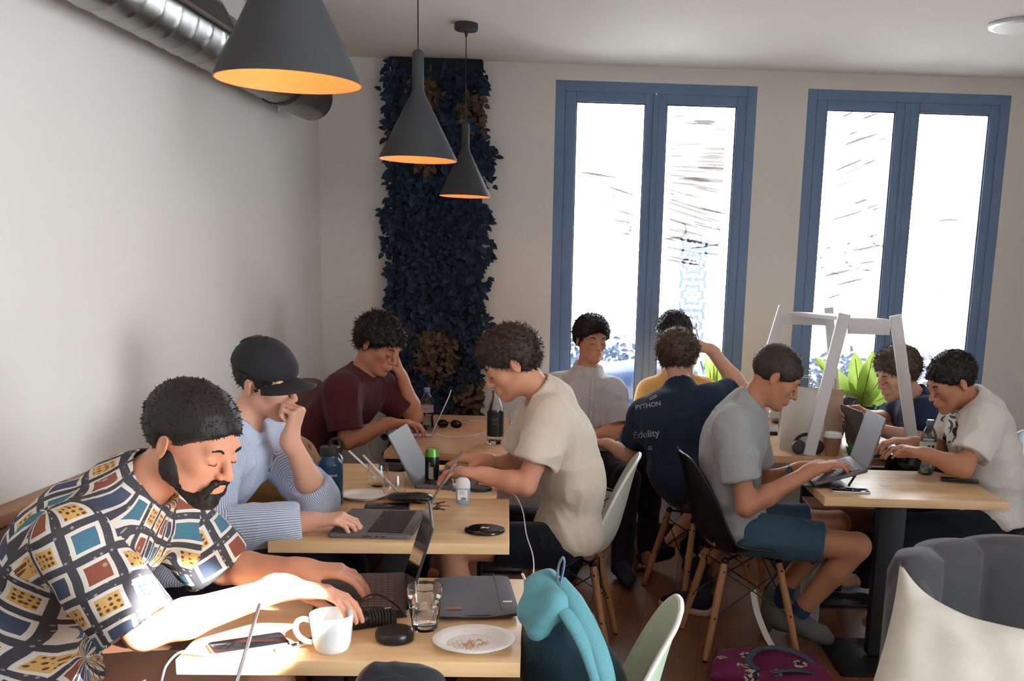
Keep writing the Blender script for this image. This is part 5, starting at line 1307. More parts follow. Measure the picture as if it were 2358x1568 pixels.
sn = empty('hand_sanitizer', P2d(1066, 1160), 0, 'small blue hand sanitizer bottle with a white cap and label', 'bottle')
blueg = mat('pale_blue_gel', rgb(168, 200, 226), .2, trans=.35)
b = MB()
def oval(prof, n=32, fl_=.55): return [[(r * math.cos(2 * PI * k / n), r * fl_ * math.sin(2 * PI * k / n), z) for k in range(n)] for r, z in prof]
MB().grid(oval([(0, 0), (.016, 0), (.021, .004), (.0235, .014), (.0255, .035), (.0255, .052), (.0245, .058), (0, .058)]), closed=True).build('bottle_body', blueg, sn)
MB().grid(oval([(0, .057), (.0248, .057), (.0252, .06), (.025, .074), (.021, .086), (.013, .093), (0, .095)]), closed=True).build('flip_cap', wplastic, sn)
MB().box((0, -.0146, .034), (.034, .0008, .036), bev=.0002).build('label', paperw, sn); b = MB()
for i in range(14): b.box((-.006 + i * .0012 + .002, -.0152, .0215), (.0007, .0004, .008))
for r_ in range(5): b.box((-.002 - .001 * (r_ % 2), -.0152, .048 - r_ * .003), (.022 - .003 * (r_ % 3), .0004, .0007))
tag(b.build('label_print', mat('grey_print', rgb(90, 92, 96), .7), sn, smooth=False), kind='stuff')
# white cable from the charger pad over the table edge down to the backpack
cable('white_cable', [V(P2d(1140, 1130)) + V((0, 0, .006)), V(P2d(1172, 1136)) + V((0, 0, .006)), at(1190, 1146, 3.55), at(1204, 1178, 3.40), at(1212, 1230, 3.15), at(1226, 1275, 2.95), at(1229, 1310, 2.75), at(1222, 1340, 2.5)], .0017, whitecab, 'long white charging cable hanging from the flask table toward the teal backpack')
# dark earphones pouch by the far laptop
mo = empty('computer_mouse', P2d(905, 1082), math.radians(-12), 'black mouse-like pouch lying left of the can under the open grey laptop', 'mouse'); b = MB(); P = []
for i in range(13):
    t = -1 + 2 * i / 12; row = [(t * .062, .03 * (1 - t ** 4) ** .5 * math.cos(PI * k / 12), .03 * (1 - t ** 4) ** .4 * math.sin(PI * k / 12)) for k in range(13)]; P.append(row)
b.grid(P).build('mouse_shell', blackpl, mo); MB().tube(smoothpath([(-.05, .01, .01), (-.09, .03, .03), (-.11, .02, .09), (-.07, .01, .13), (-.02, 0, .15)], 8), .0016, 6).build('cord', gcab, mo)
# far left table
def pet(loc, h, r, label, lab, txt, capm_, lm):
    global o
    o = empty('water_bottle', loc, 0, label, 'bottle', 'small clear plastic water bottles'); s = h / .21
    prof = [(0, 0), (r * .75, 0), (r * .95, .006), (r, .02), (r * .97, .05 * s), (r * .90, .062 * s), (r * .97, .075 * s), (r, .09 * s), (r * .98, .135 * s), (r * .9, .155 * s), (r * .55, .178 * s), (r * .40, .186 * s), (r * .38, .195 * s)]
    MB().lathe(prof, 40).build('bottle_body', petm, o); MB().lathe([(r * .42, .188 * s), (r * .46, .19 * s), (r * .46, .207 * s), (r * .42, .21 * s), (0, .21 * s)], 28).build('cap', capm_, o)
    MB().lathe([(r * 1.005, .092 * s), (r * 1.005, .128 * s)], 40).build('label', lab, o)
    if txt: wrap_text(txt, .012, r * 1.012, .112 * s, lm, o, 'label_text', a0=-1.5)
    else:
        for a_ in (-1.95, -1.45): MB().grid([[(r * 1.012 * math.cos(a_ + t * .36), r * 1.012 * math.sin(a_ + t * .36), z) for t in (0, .33, .66, 1)] for z in (.104 * s, .118 * s)]).build('label_mark', lm, o)
    MB().lathe([(0, .004), (r * .73, .004), (r * .92, .010), (r * .96, .02), (r * .93, .05 * s), (r * .86, .062 * s), (r * .9, .07 * s), (0, .07 * s)], 32).build('water', film('still_water', (.95, .97, .99, 1), .04), o); return o
capb = mat('blue_cap', rgb(110, 134, 166), .4)
pet(P2d(983, 992), .215, .033, 'small water bottle with a pink and white label on the far left table', mat('pink_label', rgb(232, 214, 214), .6), 'evian', capb, mat('red_print', rgb(180, 60, 70), .6))
pet(P2d(2131, 1092), .235, .035, 'clear water bottle with a pale green label on the right oak table', mat('pale_green_label', rgb(196, 210, 200), .6), None, mat('grey_blue_cap', rgb(96, 112, 128), .4), mat('dark_green_print', rgb(50, 80, 70), .6))
sg = empty('sunglasses', P2d(1035, 985), math.radians(-3), 'brown sunglasses lying by the water bottle on the far left table', 'sunglasses')
smoke = mat('smoked_lens', rgb(26, 20, 18), .1)
for sx in (-1, 1):
    ln = MB().tube([(sx * .034 + .027 * math.cos(a), 0, .020 + .019 * math.sin(a)) for a in [2 * PI * i / 24 for i in range(25)]], .0028, 8, cap=False).build('rim', leather, sg)
    MB().lathe([(0, 0), (1, 0)], 24, Matrix.Translation((sx * .034, 0, .020)) @ Matrix.Diagonal((.026, 1, .018, 1)) @ Matrix.Rotation(PI / 2, 4, 'X')).build('lens', smoke, ln, thick=.0015)
    MB().tube(smoothpath([(sx * .062, 0, .024), (sx * .066, .05, .020), (sx * .063, .12, .004)], 6), .002, 6).build('temple', leather, sg)
MB().tube([(-.009, 0, .024), (0, -.001, .028), (.009, 0, .024)], .0022, 8).build('bridge', leather, sg)
cf = empty('glass_carafe', P2d(1140, 1020), 0, 'clear glass carafe with a big black label before the cream-tee person', 'bottle')
MB().lathe([(0, 0), (.036, 0), (.0385, .004), (.0385, .15), (.034, .175), (.020, .205), (.0165, .22), (.0165, .25), (.019, .252), (.019, .26), (.0155, .26), (.0145, .22), (.018, .205), (.031, .172), (.0355, .148), (.0355, .022), (.03, .014), (0, .016)], 48).build('glass_body', clear, cf)
MB().lathe([(.0389, .035), (.0389, .150)], 48).build('label', mat('black_paper_label', rgb(20, 24, 28), .5), cf)
wrap_text('WATER', .013, .0392, .115, wlet, cf, a0=-1.57) if False else None
for zz, w_ in ((.118, .03), (.108, .022), (.095, .026)):
    b = MB(); b.grid([[(.0394 * math.cos(-1.57 + t * w_ / .0394), .0394 * math.sin(-1.57 + t * w_ / .0394), zz + dz) for t in [-.5 + i / 8 for i in range(9)]] for dz in (-.0012, .0012)]); b.build('label_line', mat('grey_print_light', rgb(120, 126, 130), .6), cf)
tumbler(P2d(1188, 1005), 'tall glass with a little dark red drink and a straw', h=.125, r0=.027, r1=.036, water=.42, wm=mat('dark_red_drink', rgb(84, 22, 34), .1, trans=.3), name='drink_glass')
gr = V(P2d(1188, 1005)); straw(gr + V((-.005, 0, .05)), gr + V((.03, .0, .16)), 'clear pale straw standing in the dark red drink')
cable('laptop_cable', [(-.80, 4.97, TZ + .01), (-.72, 4.93, TZ + .003), (-.62, 5.0, TZ + .003), (-.55, 5.22, TZ + .003), (-.60, 5.45, TZ + .003), (-.70, 5.50, TZ + .003)], .002, whitecab, 'thin white laptop cable curling on the far left table')
def sticker(u, v, sz, label, m):
    p = P2d(u, v); o = MB().lathe([(0, .0006), (sz, .0006), (sz, 0)], 24, Matrix.Translation(p) @ Matrix.Rotation(.4, 4, 'Z')).build('table_sticker', m, None); return tag(o, label, 'sticker', 'round stickers on tabletops')
stm = mat('pale_sticker', rgb(222, 214, 204), .5)
sticker(1092, 1003, .022, 'pale round sticker on the far left table before the carafe', stm); sticker(917, 1037, .022, 'pale round sticker near the left corner of the carafe table', stm)
sticker(2040, 1117, .022, 'pale round sticker at the middle of the right oak table', stm); sticker(2090, 1104, .022, 'pale round sticker just left of the water bottle base at the right', stm); sticker(2196, 1128, .014, 'small pale sticker nearest the right corner of the right oak table', stm)

# ------------------------------------------------------------------ bags
teal = tee('teal_nylon', rgb(96, 156, 166), .6, .4); tealdk = tee('dark_petrol_nylon', rgb(30, 54, 68), .55, .4); strapm = mat('grey_blue_webbing', rgb(92, 116, 136), .7)
bp = empty('backpack', (-.03, 2.22, .45), 0, 'teal and dark petrol backpack standing on the pale green chair', 'backpack')
def soft(name, parts, m, parent, h=.006, amp=.004, s=12, seed=1, cuts=()):
    S = SDF()
    for p in parts:
        if len(p) == 5: S.cap(*p)
        else: S.ell(*p)
    for cpt, cn in cuts: S.cut(cpt, cn, .005)
    P, Q = S.mesh(h); P = folds(P, Q, amp, s, seed); return link(name, np_mesh(name, P, Q), m, parent)
o0 = V((-.03, 2.22, .45))
def rel(p): return tuple(V(p) - o0)
body = [((.0, .01, .13), (.125, .15, .16), None, .03), ((-.03, .01, .255), (.085, .10, .115), None, .05), ((-.085, .02, .27), (.05, .09, .09), None, .04), ((.04, -.03, .06), (.10, .13, .09), None, .04)]
soft('main_body', body, tealdk, bp, .006, .007, 9, 3)
top = [(rel(at(1232, 1352, 2.13)), .026, rel(at(1232, 1415, 2.10)), .034, .03), (rel(at(1262, 1335, 2.14)), .024, rel(at(1278, 1400, 2.08)), .026, .02), (rel(at(1278, 1390, 2.07)), .022, rel(at(1235, 1450, 2.07)), .020, .02)]
soft('folded_top', top, teal, bp, .005, .006, 14, 4)
for pl3, w_ in ((((1290, 1335, 2.12), (1325, 1390, 2.08), (1362, 1460, 2.05), (1388, 1530, 2.03), (1402, 1600, 2.03)), .024), (((1280, 1385, 2.08), (1310, 1420, 2.05), (1345, 1480, 2.03), (1370, 1545, 2.02), (1382, 1600, 2.02)), .020)):
    pts = smoothpath([rel(at(*p)) for p in pl3], 6)
    MB().tube(pts, [w_ * (.55 + .45 * min(1, (i + 1) / 6)) for i in range(len(pts))], 14, flat=.55).build('shoulder_strap', teal, bp)
MB().tube(smoothpath([rel(at(*p)) for p in ((1284, 1345, 2.11), (1286, 1305, 2.11), (1296, 1284, 2.11), (1299, 1300, 2.11), (1290, 1345, 2.11))], 6), .008, 8, flat=.35).build('grab_loop', strapm, bp)
b = MB(); b.tube(smoothpath([rel(at(*p)) for p in ((1292, 1412, 2.06), (1325, 1455, 2.03), (1352, 1520, 2.02), (1362, 1590, 2.02))], 8), .004, 8); b.build('zip', mat('dark_zip', rgb(50, 52, 58), .6), bp)
pe_ = MB().tube([at(1203, 1322, 2.35), at(1218, 1355, 2.30)], .0035, 10).build('pen', mat('cream_pen', rgb(222, 206, 180), .4)); tag(pe_, 'thin cream pen sticking up from the teal backpack', 'pen')
# black bag in front, on a hidden chair
chair((-.36, 1.70), 92, pblack, pblack, dowel, 'black shell chair below the frame carrying the soft black bag')
bb = empty('black_bag', (-.37, 1.78, .45), 0, 'soft black fabric bag peeping up before the nearest table', 'bag'); blackn = tee('black_nylon', rgb(40, 46, 50), .6, .4)
soft('bag_body', [((0, 0, .15), (.14, .09, .15), None, .03), ((.03, -.0, .30), .085, (-.03, .0, .28), .072, .04), ((.065, .0, .355), .03, (-.02, .0, .365), .032, .04)], blackn, bb, .006, .006, 12, 6)
MB().tube(smoothpath([(-.08, -.05, .335), (-.015, -.036, .386), (.045, -.032, .380), (.09, -.04, .33)], 8), .005, 8).build('piping', blackn, bb)
# near laptop seen edge-on at the lower left with its table
table((-.72, 1.32), 0, 'oak table mostly below the frame, carrying the edge-on silver laptop', w=.705, d=.60)
laptop((-.585, 1.47, TZ), -86, .30, .21, 20, alu_sil, keyb, 'silver laptop whose lid edge shows as a thin diagonal sliver at lower left', lid_th=.006, sh=.262) if False else laptop((-.596, 1.50, TZ), -77, .22, .20, 17, alu_sil, keyb, 'silver laptop whose lid edge shows as a thin diagonal sliver at lower left', lid_th=.005, sh=.262)
# magenta tote on the floor
def totemat():
    m, g, b = newmat('magenta_floral_canvas'); co = g.n('ShaderNodeTexCoord').outputs['Object']
    mp = g.n('ShaderNodeMapping', Vector=co, Scale=(9, 9, 4)).outputs[0]; v1 = g.n('ShaderNodeTexVoronoi', Vector=mp, Scale=1.0, Randomness=.7)
    nz = g.n('ShaderNodeTexNoise', Vector=co, Scale=60.0, Detail=3.0).outputs[0]
    d = g.m('ADD', v1.outputs[0], g.m('MULTIPLY', nz, .22)); fl_ = g.m('LESS_THAN', d, .36); ink = g.m('GREATER_THAN', nz, .52); rnd = g.n('ShaderNodeSeparateXYZ', Vector=v1.outputs[1]).outputs[0]
    pet_ = g.mix(g.m('GREATER_THAN', rnd, .5), rgb(206, 190, 176), rgb(92, 92, 84)); inner = g.mix(ink, pet_, rgb(40, 44, 54))
    g.set(b.inputs['Base Color'], g.mix(fl_, rgb(118, 38, 84), inner)); b.inputs['Roughness'].default_value = .85; return m
tt = empty('tote_bag', (.70, 3.92, 0), math.radians(-4), 'magenta floral fabric bag lying on the floor by the beech chair leg', 'bag'); b = MB(); n = 30
for side in (1, -1):
    P = []
    for i in range(n + 1):
        row = []
        for j in range(n + 1):
            u, v = -1 + 2 * i / n, -1 + 2 * j / n; e = ((1 - abs(u) ** 5) * (1 - abs(v) ** 5)) ** .45
            z = .035 + side * .035 * e + (.010 * math.sin(4 * u + 3 * v) * e if side > 0 else 0)
            row.append((u * .225 * (1 - .10 * v), v * .15 + .03 * u * 0, max(z, .001)))
        P.append(row)
    b.grid(P)
b.build('bag_body', totemat(), tt, auto=False)
navyw = mat('navy_patterned_band', rgb(34, 56, 84), .8, var=(50, rgb(150, 160, 170), .35))
MB().tube(smoothpath([(-.05, -.13, .068), (-.085, -.06, .082), (-.04, .02, .10), (.05, .05, .10), (.14, .01, .085), (.185, -.06, .06)], 8), .013, 10, flat=.4).build('handle', navyw, tt)
MB().tube(smoothpath([(.0, -.135, .066), (.07, -.12, .074), (.15, -.115, .066), (.20, -.10, .045)], 8), .012, 10, flat=.5).build('second_handle', navyw, tt)
wstr = mat('white_webbing', rgb(216, 214, 206), .8)
MB().tube(smoothpath([(.02, .045, .098), (-.005, .13, .12), (-.04, .22, .19), (-.06, .27, .27)], 8), .014, 8, flat=.25).build('white_strap', wstr, tt)
# dark shoes and bag in the shade under the chairs
dk = empty('sport_shoe', (.50, 4.66, 0), math.radians(150), 'dark blue sport shoe with pinkish sole behind the grey-tee person', 'shoe')
S = SDF(); S.cap((0, 0, .05), .040, (.13, 0, .042), .038, .03).cap((.13, 0, .04), .036, (.19, 0, .03), .024, .02).cap((-.01, 0, .085), .040, (.08, 0, .06), .030, .03); S.cut((0, 0, .022), (0, 0, -1)); P, Q = S.mesh(.006); link('shoe_upper', np_mesh('u', P, Q), shoe_navy, dk)
S = SDF(); S.cap((-.005, 0, .018), .046, (.13, 0, .018), .047, .02).cap((.13, 0, .02), .044, (.195, 0, .02), .03, .02); S.cut((0, 0, .03), (0, 0, 1)); S.cut((0, 0, .0), (0, 0, -1)); P, Q = S.mesh(.006); link('shoe_sole', np_mesh('s', P, Q), mat('pinkish_sole', rgb(206, 176, 170), .7), dk)
# backpack on the floor far right, tan bag on the bench
fb = empty('floor_backpack', (1.98, 5.72, 0), math.radians(-4), 'black backpack slumped on the floor behind the right chair', 'backpack')
soft('bag_body', [((0, 0, .14), (.23, .13, .15), None, .04), ((-.06, 0, .24), (.14, .10, .08), None, .05), ((.06, -.10, .12), (.12, .05, .09), None, .02)], blackn, fb, .008, .008, 9, 8)
MB().tube(smoothpath([(-.10, -.03, .31), (-.08, -.03, .345), (0, -.03, .345), (.03, -.03, .30)], 6), .008, 8).build('grab_handle', blackm2 if False else blackpl, fb)
tb = empty('tan_bag', (-1.42, 3.98, .445), 0, 'tan brown soft bag on the bench behind the blue flask', 'bag'); tanm = tee('tan_canvas', rgb(146, 104, 66), .8, .4)
soft('bag_body', [((.10, 0, .22), (.19, .14, .24), None, .04), ((.22, .0, .30), (.11, .11, .15), None, .05)], tanm, tb, .008, .008, 9, 9)
MB().tube(smoothpath([(.30, -.02, .42), (.325, -.03, .30), (.31, -.03, .15)], 6), .004, 6).build('seam', mat('dark_tan_seam', rgb(108, 76, 48), .8), tb)
# ------------------------------------------------------------------ right side: cup, bags, trestle, planter
cc_ = empty('paper_cup', (1.078, 4.785, TZ), 0, 'brown takeaway cup with a white lid on the reddish table', 'cup')
MB().lathe([(0, .0), (.028, 0), (.030, .003), (.041, .088), (.0425, .09)], 40).build('cup_sleeve', mat('kraft_cup_board', rgb(176, 132, 108), .8), cc_)
MB().lathe([(.0445, .086), (.0455, .090), (.0445, .094), (.0415, .097), (.0385, .108), (.036, .109), (.034, .104), (0, .104)], 40).build('lid', wplastic, cc_)
kraft = mat('pale_paper_bag', rgb(222, 216, 206), .85, bump=(12, .35, .006)); kraft2 = mat('kraft_paper_bag', rgb(200, 178, 154), .85, bump=(12, .4, .006))
def paperbag(loc, rz, w, d, h, m, label):
    o = empty('paper_bag', loc, math.radians(rz), label, 'paper bag', 'paper bags on the reddish table'); P = []
    for z, kx, ky in ((0, 1, 1), (h * .25, 1.01, .99), (h * .6, 1.0, .93), (h, .99, .80)):
        row = []
        for sx, sy in ((-1, -1), (-.33, -1), (.33, -1), (1, -1), (1, -.1), (1, .1), (1, 1), (.33, 1), (-.33, 1), (-1, 1), (-1, .1), (-1, -.1)):
            pin = .72 if abs(sy) < .5 and z > h * .3 else 1
            row.append((sx * w / 2 * kx * (pin if z > 0 else 1), sy * d / 2 * ky, z + .004 * math.sin(5 * sx + 3 * sy) * (z > 0)))
        P.append(row)
    MB().grid(P, closed=True).build('bag_body', m, o, smooth=False, thick=.0012)
    MB().box((0, 0, .002), (w * .98, d * .98, .003)).build('bag_bottom', m, o, smooth=False)
    for sy in (-1, 1):
        pts = [(-.045, sy * d * .40, h - .03), (-.045, sy * d * .40, h + .045), (-.038, sy * d * .40, h + .055), (.038, sy * d * .40, h + .055), (.045, sy * d * .40, h + .045), (.045, sy * d * .40, h - .03)]
        MB().tube(pts, .0065, 6, flat=.25).build('handle', m, o)
    return o
paperbag((.962, 4.97, TZ), -4, .20, .13, .29, kraft, 'pale paper bag at the front left of the white trestle shelf'); paperbag((1.085, 5.14, TZ), 20, .19, .12, .27, kraft2, 'kraft paper bag behind the pale one, beside the trestle leg')
# white trestle shelf
tr = empty('trestle_shelf', (1.20, 5.05, TZ), 0, 'white painted trestle shelf with two A-frames standing among the right tables', 'shelf')
def beam(p, q, w, d, name, par=None):
    p, q = V(p) - V((1.20, 5.05, TZ)), V(q) - V((1.20, 5.05, TZ)); ax = (q - p); L = ax.length; R_ = basis((0, 1, 0), ax)
    return MB().box((0, 0, 0), (d, w, L), Matrix.Translation((p + q) / 2) @ R_.to_4x4(), bev=.002).build(name, whitepaint, par or tr)
fy, ry = 4.775, 5.34
a0_, a1_, a2_, a3_ = at(1945, 722, fy), at(1862, 1050, fy), at(2062, 726, fy), at(2104, 1042, fy)
a1_ = a0_ + (a1_ - a0_) * ((a0_.z - TZ) / (a0_.z - a1_.z)); a3_ = a2_ + (a3_ - a2_) * ((a2_.z - TZ) / (a2_.z - a3_.z))
beam(a0_, a1_, .055, .022, 'leg'); beam(a2_, a3_, .052, .022, 'leg')
beam((a0_.x + .02, fy, a0_.z - .055), (a2_.x - .02, fy, a0_.z - .055), .070, .018, 'crossbar')
r0_, r2_ = at(1806, 705, ry), at(1908, 708, ry); b0 = r0_ + (r0_ - r2_).normalized() * .0; 
beam(r0_, (r0_.x - .16, ry, TZ), .055, .022, 'leg'); beam((r2_.x, ry, r2_.z), (r2_.x + .10, ry, TZ), .045, .022, 'leg')
beam((r0_.x + .01, ry, r0_.z - .06), (r2_.x, ry, r0_.z - .06), .060, .018, 'crossbar')
tp = []
z_ = a0_.z - .018
P = [V((r0_.x + .035, ry, z_)), V((r2_.x - .01, ry, z_)), V((a2_.x - .035, fy, z_)), V((a0_.x + .035, fy, z_))]; vs = [p - V((1.20, 5.05, TZ)) for p in P] + [p - V((1.20, 5.05, TZ)) - V((0, 0, .018)) for p in P]
MB().add(vs, [(0, 1, 2, 3), (7, 6, 5, 4), (0, 4, 5, 1), (1, 5, 6, 2), (2, 6, 7, 3), (3, 7, 4, 0)]).build('shelf_board', whitepaint, tr, smooth=False)
cs = (a0_ + a2_) / 2 - V((1.20, 5.05, TZ)); MB().lathe([(0, 0), (.006, 0), (.007, .002)], 16, Matrix.Translation((cs.x, fy - 5.05 - .0095, cs.z - .055)) @ Matrix.Rotation(PI / 2, 4, 'X')).build('screw_cap', wplastic, tr)
# leaves
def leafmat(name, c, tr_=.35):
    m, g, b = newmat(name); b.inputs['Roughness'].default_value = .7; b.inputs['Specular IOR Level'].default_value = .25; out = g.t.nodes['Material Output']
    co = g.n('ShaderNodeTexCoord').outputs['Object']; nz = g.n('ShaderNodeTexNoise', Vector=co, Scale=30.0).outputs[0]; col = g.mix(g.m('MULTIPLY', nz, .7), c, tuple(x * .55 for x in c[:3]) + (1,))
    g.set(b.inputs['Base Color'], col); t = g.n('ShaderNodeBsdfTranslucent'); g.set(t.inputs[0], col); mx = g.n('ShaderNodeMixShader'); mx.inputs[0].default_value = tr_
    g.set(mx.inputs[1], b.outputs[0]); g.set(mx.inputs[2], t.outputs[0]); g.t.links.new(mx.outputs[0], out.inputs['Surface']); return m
def leaf(b, base, d, L, w, n, curl=.3, mi=0, wave=0):
    """pointed leaf blade from base along d, facing n"""
    d = V(d).normalized(); n = V(n); s = d.cross(n).normalized(); n = s.cross(d).normalized(); rows = []
    k = 9
    for i in range(k + 1):
        t = i / k; ww = w * math.sin(PI * min(1, t * .97 + .03)) ** .75 * (1 - .25 * t); c = V(base) + d * (L * t) - n * (curl * L * t * t) ; r_ = []
        for j in (-1, -.5, 0, .5, 1): r_.append(c + s * (j * ww / 2) + n * (abs(j) * ww * .16 + wave * ww * math.sin(t * 22 + j) * abs(j)))
        rows.append(r_)
    b.grid(rows, mi=mi)
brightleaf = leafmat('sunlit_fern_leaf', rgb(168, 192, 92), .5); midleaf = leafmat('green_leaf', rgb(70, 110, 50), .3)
fern = empty('broad_leaf_plant', (1.45, 5.80, TZ), 0, 'tall plant with bright green broad leaves in front of the right window', 'plant')
potm = mat('dark_planter', rgb(46, 50, 56), .6)
MB().lathe([(0, 0), (.06, 0), (.085, .12), (.08, .12), (.075, .105), (0, .10)], 32).build('pot', potm, fern)
MB().lathe([(0, .106), (.076, .106), (.076, .10)], 24).build('soil', mat('dark_soil', rgb(42, 32, 26), .95, bump=(60, .6, .006)), fern)
base = V((0, 0, .106)); rr = random.Random(4)
targets = [(at(1968, 815, 5.93), .10), (at(2012, 812, 5.85), .085), (at(1945, 905, 5.80), .08), (at(1990, 900, 5.80), .10), (at(2030, 870, 5.90), .09), (at(1875, 830, 5.95), .085), (at(1895, 905, 5.85), .07), (at(2060, 905, 5.95), .08), (at(1925, 860, 5.99), .07)]
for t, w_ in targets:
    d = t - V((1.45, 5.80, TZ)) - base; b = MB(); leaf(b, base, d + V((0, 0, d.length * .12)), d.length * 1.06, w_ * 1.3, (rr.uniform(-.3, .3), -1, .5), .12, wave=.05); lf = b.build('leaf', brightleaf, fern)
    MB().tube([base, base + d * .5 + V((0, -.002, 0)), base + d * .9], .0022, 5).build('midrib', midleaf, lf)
fern2 = empty('young_leaf_plant', (.66, 5.97, 0), 0, 'small bright green leafy plant at the left window near the raised elbow', 'plant'); MB().lathe([(0, 0), (.08, 0), (.10, .7), (.09, .7), (.085, .64), (0, .64)], 28).build('pot', potm, fern2)
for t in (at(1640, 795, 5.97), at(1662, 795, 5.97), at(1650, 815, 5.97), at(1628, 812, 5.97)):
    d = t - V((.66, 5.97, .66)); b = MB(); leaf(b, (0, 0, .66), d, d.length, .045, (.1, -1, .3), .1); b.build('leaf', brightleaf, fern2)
# dark leafed plant in a black bowl between the right tables
bw = empty('potted_plant', (1.42, 4.66, .556), 0, 'low dark-leaved plant in a glossy black bowl behind the right oak table', 'plant')
MB().lathe([(0, .0), (.07, 0), (.105, .06), (.12, .14), (.125, .20), (.118, .235), (.108, .238), (.105, .215), (0, .205)], 40).build('bowl', blackgl, bw)
darkleaf = leafmat('dark_variegated_leaf', rgb(58, 66, 52), .15); rr = random.Random(8)
for i in range(26):
    a = rr.uniform(0, 2 * PI); el = rr.uniform(.05, 1.1); d = V((math.cos(a) * math.cos(el) * 1.6 - .5, math.sin(a) * math.cos(el) * .8, math.sin(el))); b = MB(); leaf(b, (-.03 + .03 * math.cos(a), .03 * math.sin(a), .21), d, rr.uniform(.09, .17), rr.uniform(.035, .055), (0, -.4, 1), .3); b.build('leaf', [darkleaf, midleaf, darkleaf][i % 3], bw)
vg = empty('variegated_plant', (1.165, 4.64, .556), 0, 'small plant with green and cream leaves behind the takeaway cup', 'plant'); MB().lathe([(0, 0), (.045, 0), (.06, .17), (.054, .17), (0, .16)], 24).build('pot', potm, vg)
creamleaf = leafmat('cream_leaf', rgb(226, 222, 196), .3)
for i, (u, v) in enumerate(((1955, 1012), (1975, 1005), (1990, 1020), (1965, 1030), (1940, 1040), (1985, 1045), (1950, 1025))):
    d = at(u, v, 4.64) - V((1.165, 4.64, .556 + .17)); b = MB(); leaf(b, (0, 0, .168), d, d.length, .035, (0, -1, .4), .1); b.build('leaf', creamleaf if i in (2, 4) else midleaf, vg)
hp = empty('headphones', (.965, 4.785, TZ), math.radians(10), 'pair of dark round headphone cups at the front edge of the reddish table', 'headphones')
for sx in (-1, 1): MB().lathe([(0, -.012), (.030, -.012), (.034, 0), (.032, .010), (.020, .014), (0, .010)], 28, Matrix.Translation((sx * .045, 0, .036)) @ Matrix.Rotation(PI / 2 * .95, 4, 'X')).build('ear_cup', blackpl, hp)
MB().tube([(.055 * math.cos(a), .03, .04 + .05 * math.sin(a)) for a in [PI * i / 16 for i in range(17)]], .005, 8, flat=1.6).build('headband', blackpl, hp)
tumbler(P2d(1759, 968), 'short clear glass with a straw on the far end of the reddish table', h=.11, r0=.03, r1=.04, water=.2, wm=mat('milky_foam', rgb(228, 224, 216), .6), name='drink_glass')
g1 = V(P2d(1759, 968)); straw(g1 + V((0, 0, .02)), g1 + V((.004, 0, .165)), 'white straw upright in the glass at the far reddish table')
g2 = V(P2d(2035, 1003)); tumbler(g2, 'small glass with a tall white straw before the clasped hands', h=.09, r0=.027, r1=.034, water=.2, name='drink_glass'); straw(g2 + V((0, 0, .02)), g2 + V((.0, 0, .20)), 'tall white straw in front of the clasped hands at the right')
# plywood bench glimpsed below the right tables
pb = empty('plywood_stool', (1.22, 4.66, 0), 0, 'brown plywood stool with white legs, glimpsed below the right oak table', 'stool')
MB().plate((0, -.02, .505), .66, .09, .018, .04, rot=Matrix.Rotation(PI / 2, 3, 'X')).build('seat_panel', ply, pb) if False else MB().plate((.03, -.12, .505), .62, .105, .016, .035, rot=Matrix.Rotation(PI / 2, 3, 'X')).build('seat_panel', ply, pb)
MB().box((.03, .0, .545), (.60, .22, .02), bev=.004).build('seat', ply, pb)
for x in (-.22, .28):
    for y in (-.10, .10): MB().box((x, y, .27), (.05, .02, .54), bev=.003).build('leg', whitepaint, pb)
# spiky plant at the right edge
sp_ = empty('spiky_plant', (2.52, 5.72, 0), 0, 'dark spiky houseplant at the right edge below the socket', 'plant'); MB().lathe([(0, 0), (.09, 0), (.11, .14), (.10, .14), (0, .12)], 28).build('pot', potm, sp_)
rr = random.Random(3); b = MB()
for i in range(90):
    a = rr.uniform(0, 2 * PI); el = rr.uniform(.2, 1.3); d = V((math.cos(a) * math.cos(el), math.sin(a) * math.cos(el), math.sin(el))); leaf(b, (0, 0, .12), d, rr.uniform(.12, .24), .012, (0, 0, 1), .4)
tag(b.build('needle_leaf', leafmat('dark_needle_leaf', rgb(50, 64, 56), .1), sp_), kind='stuff')
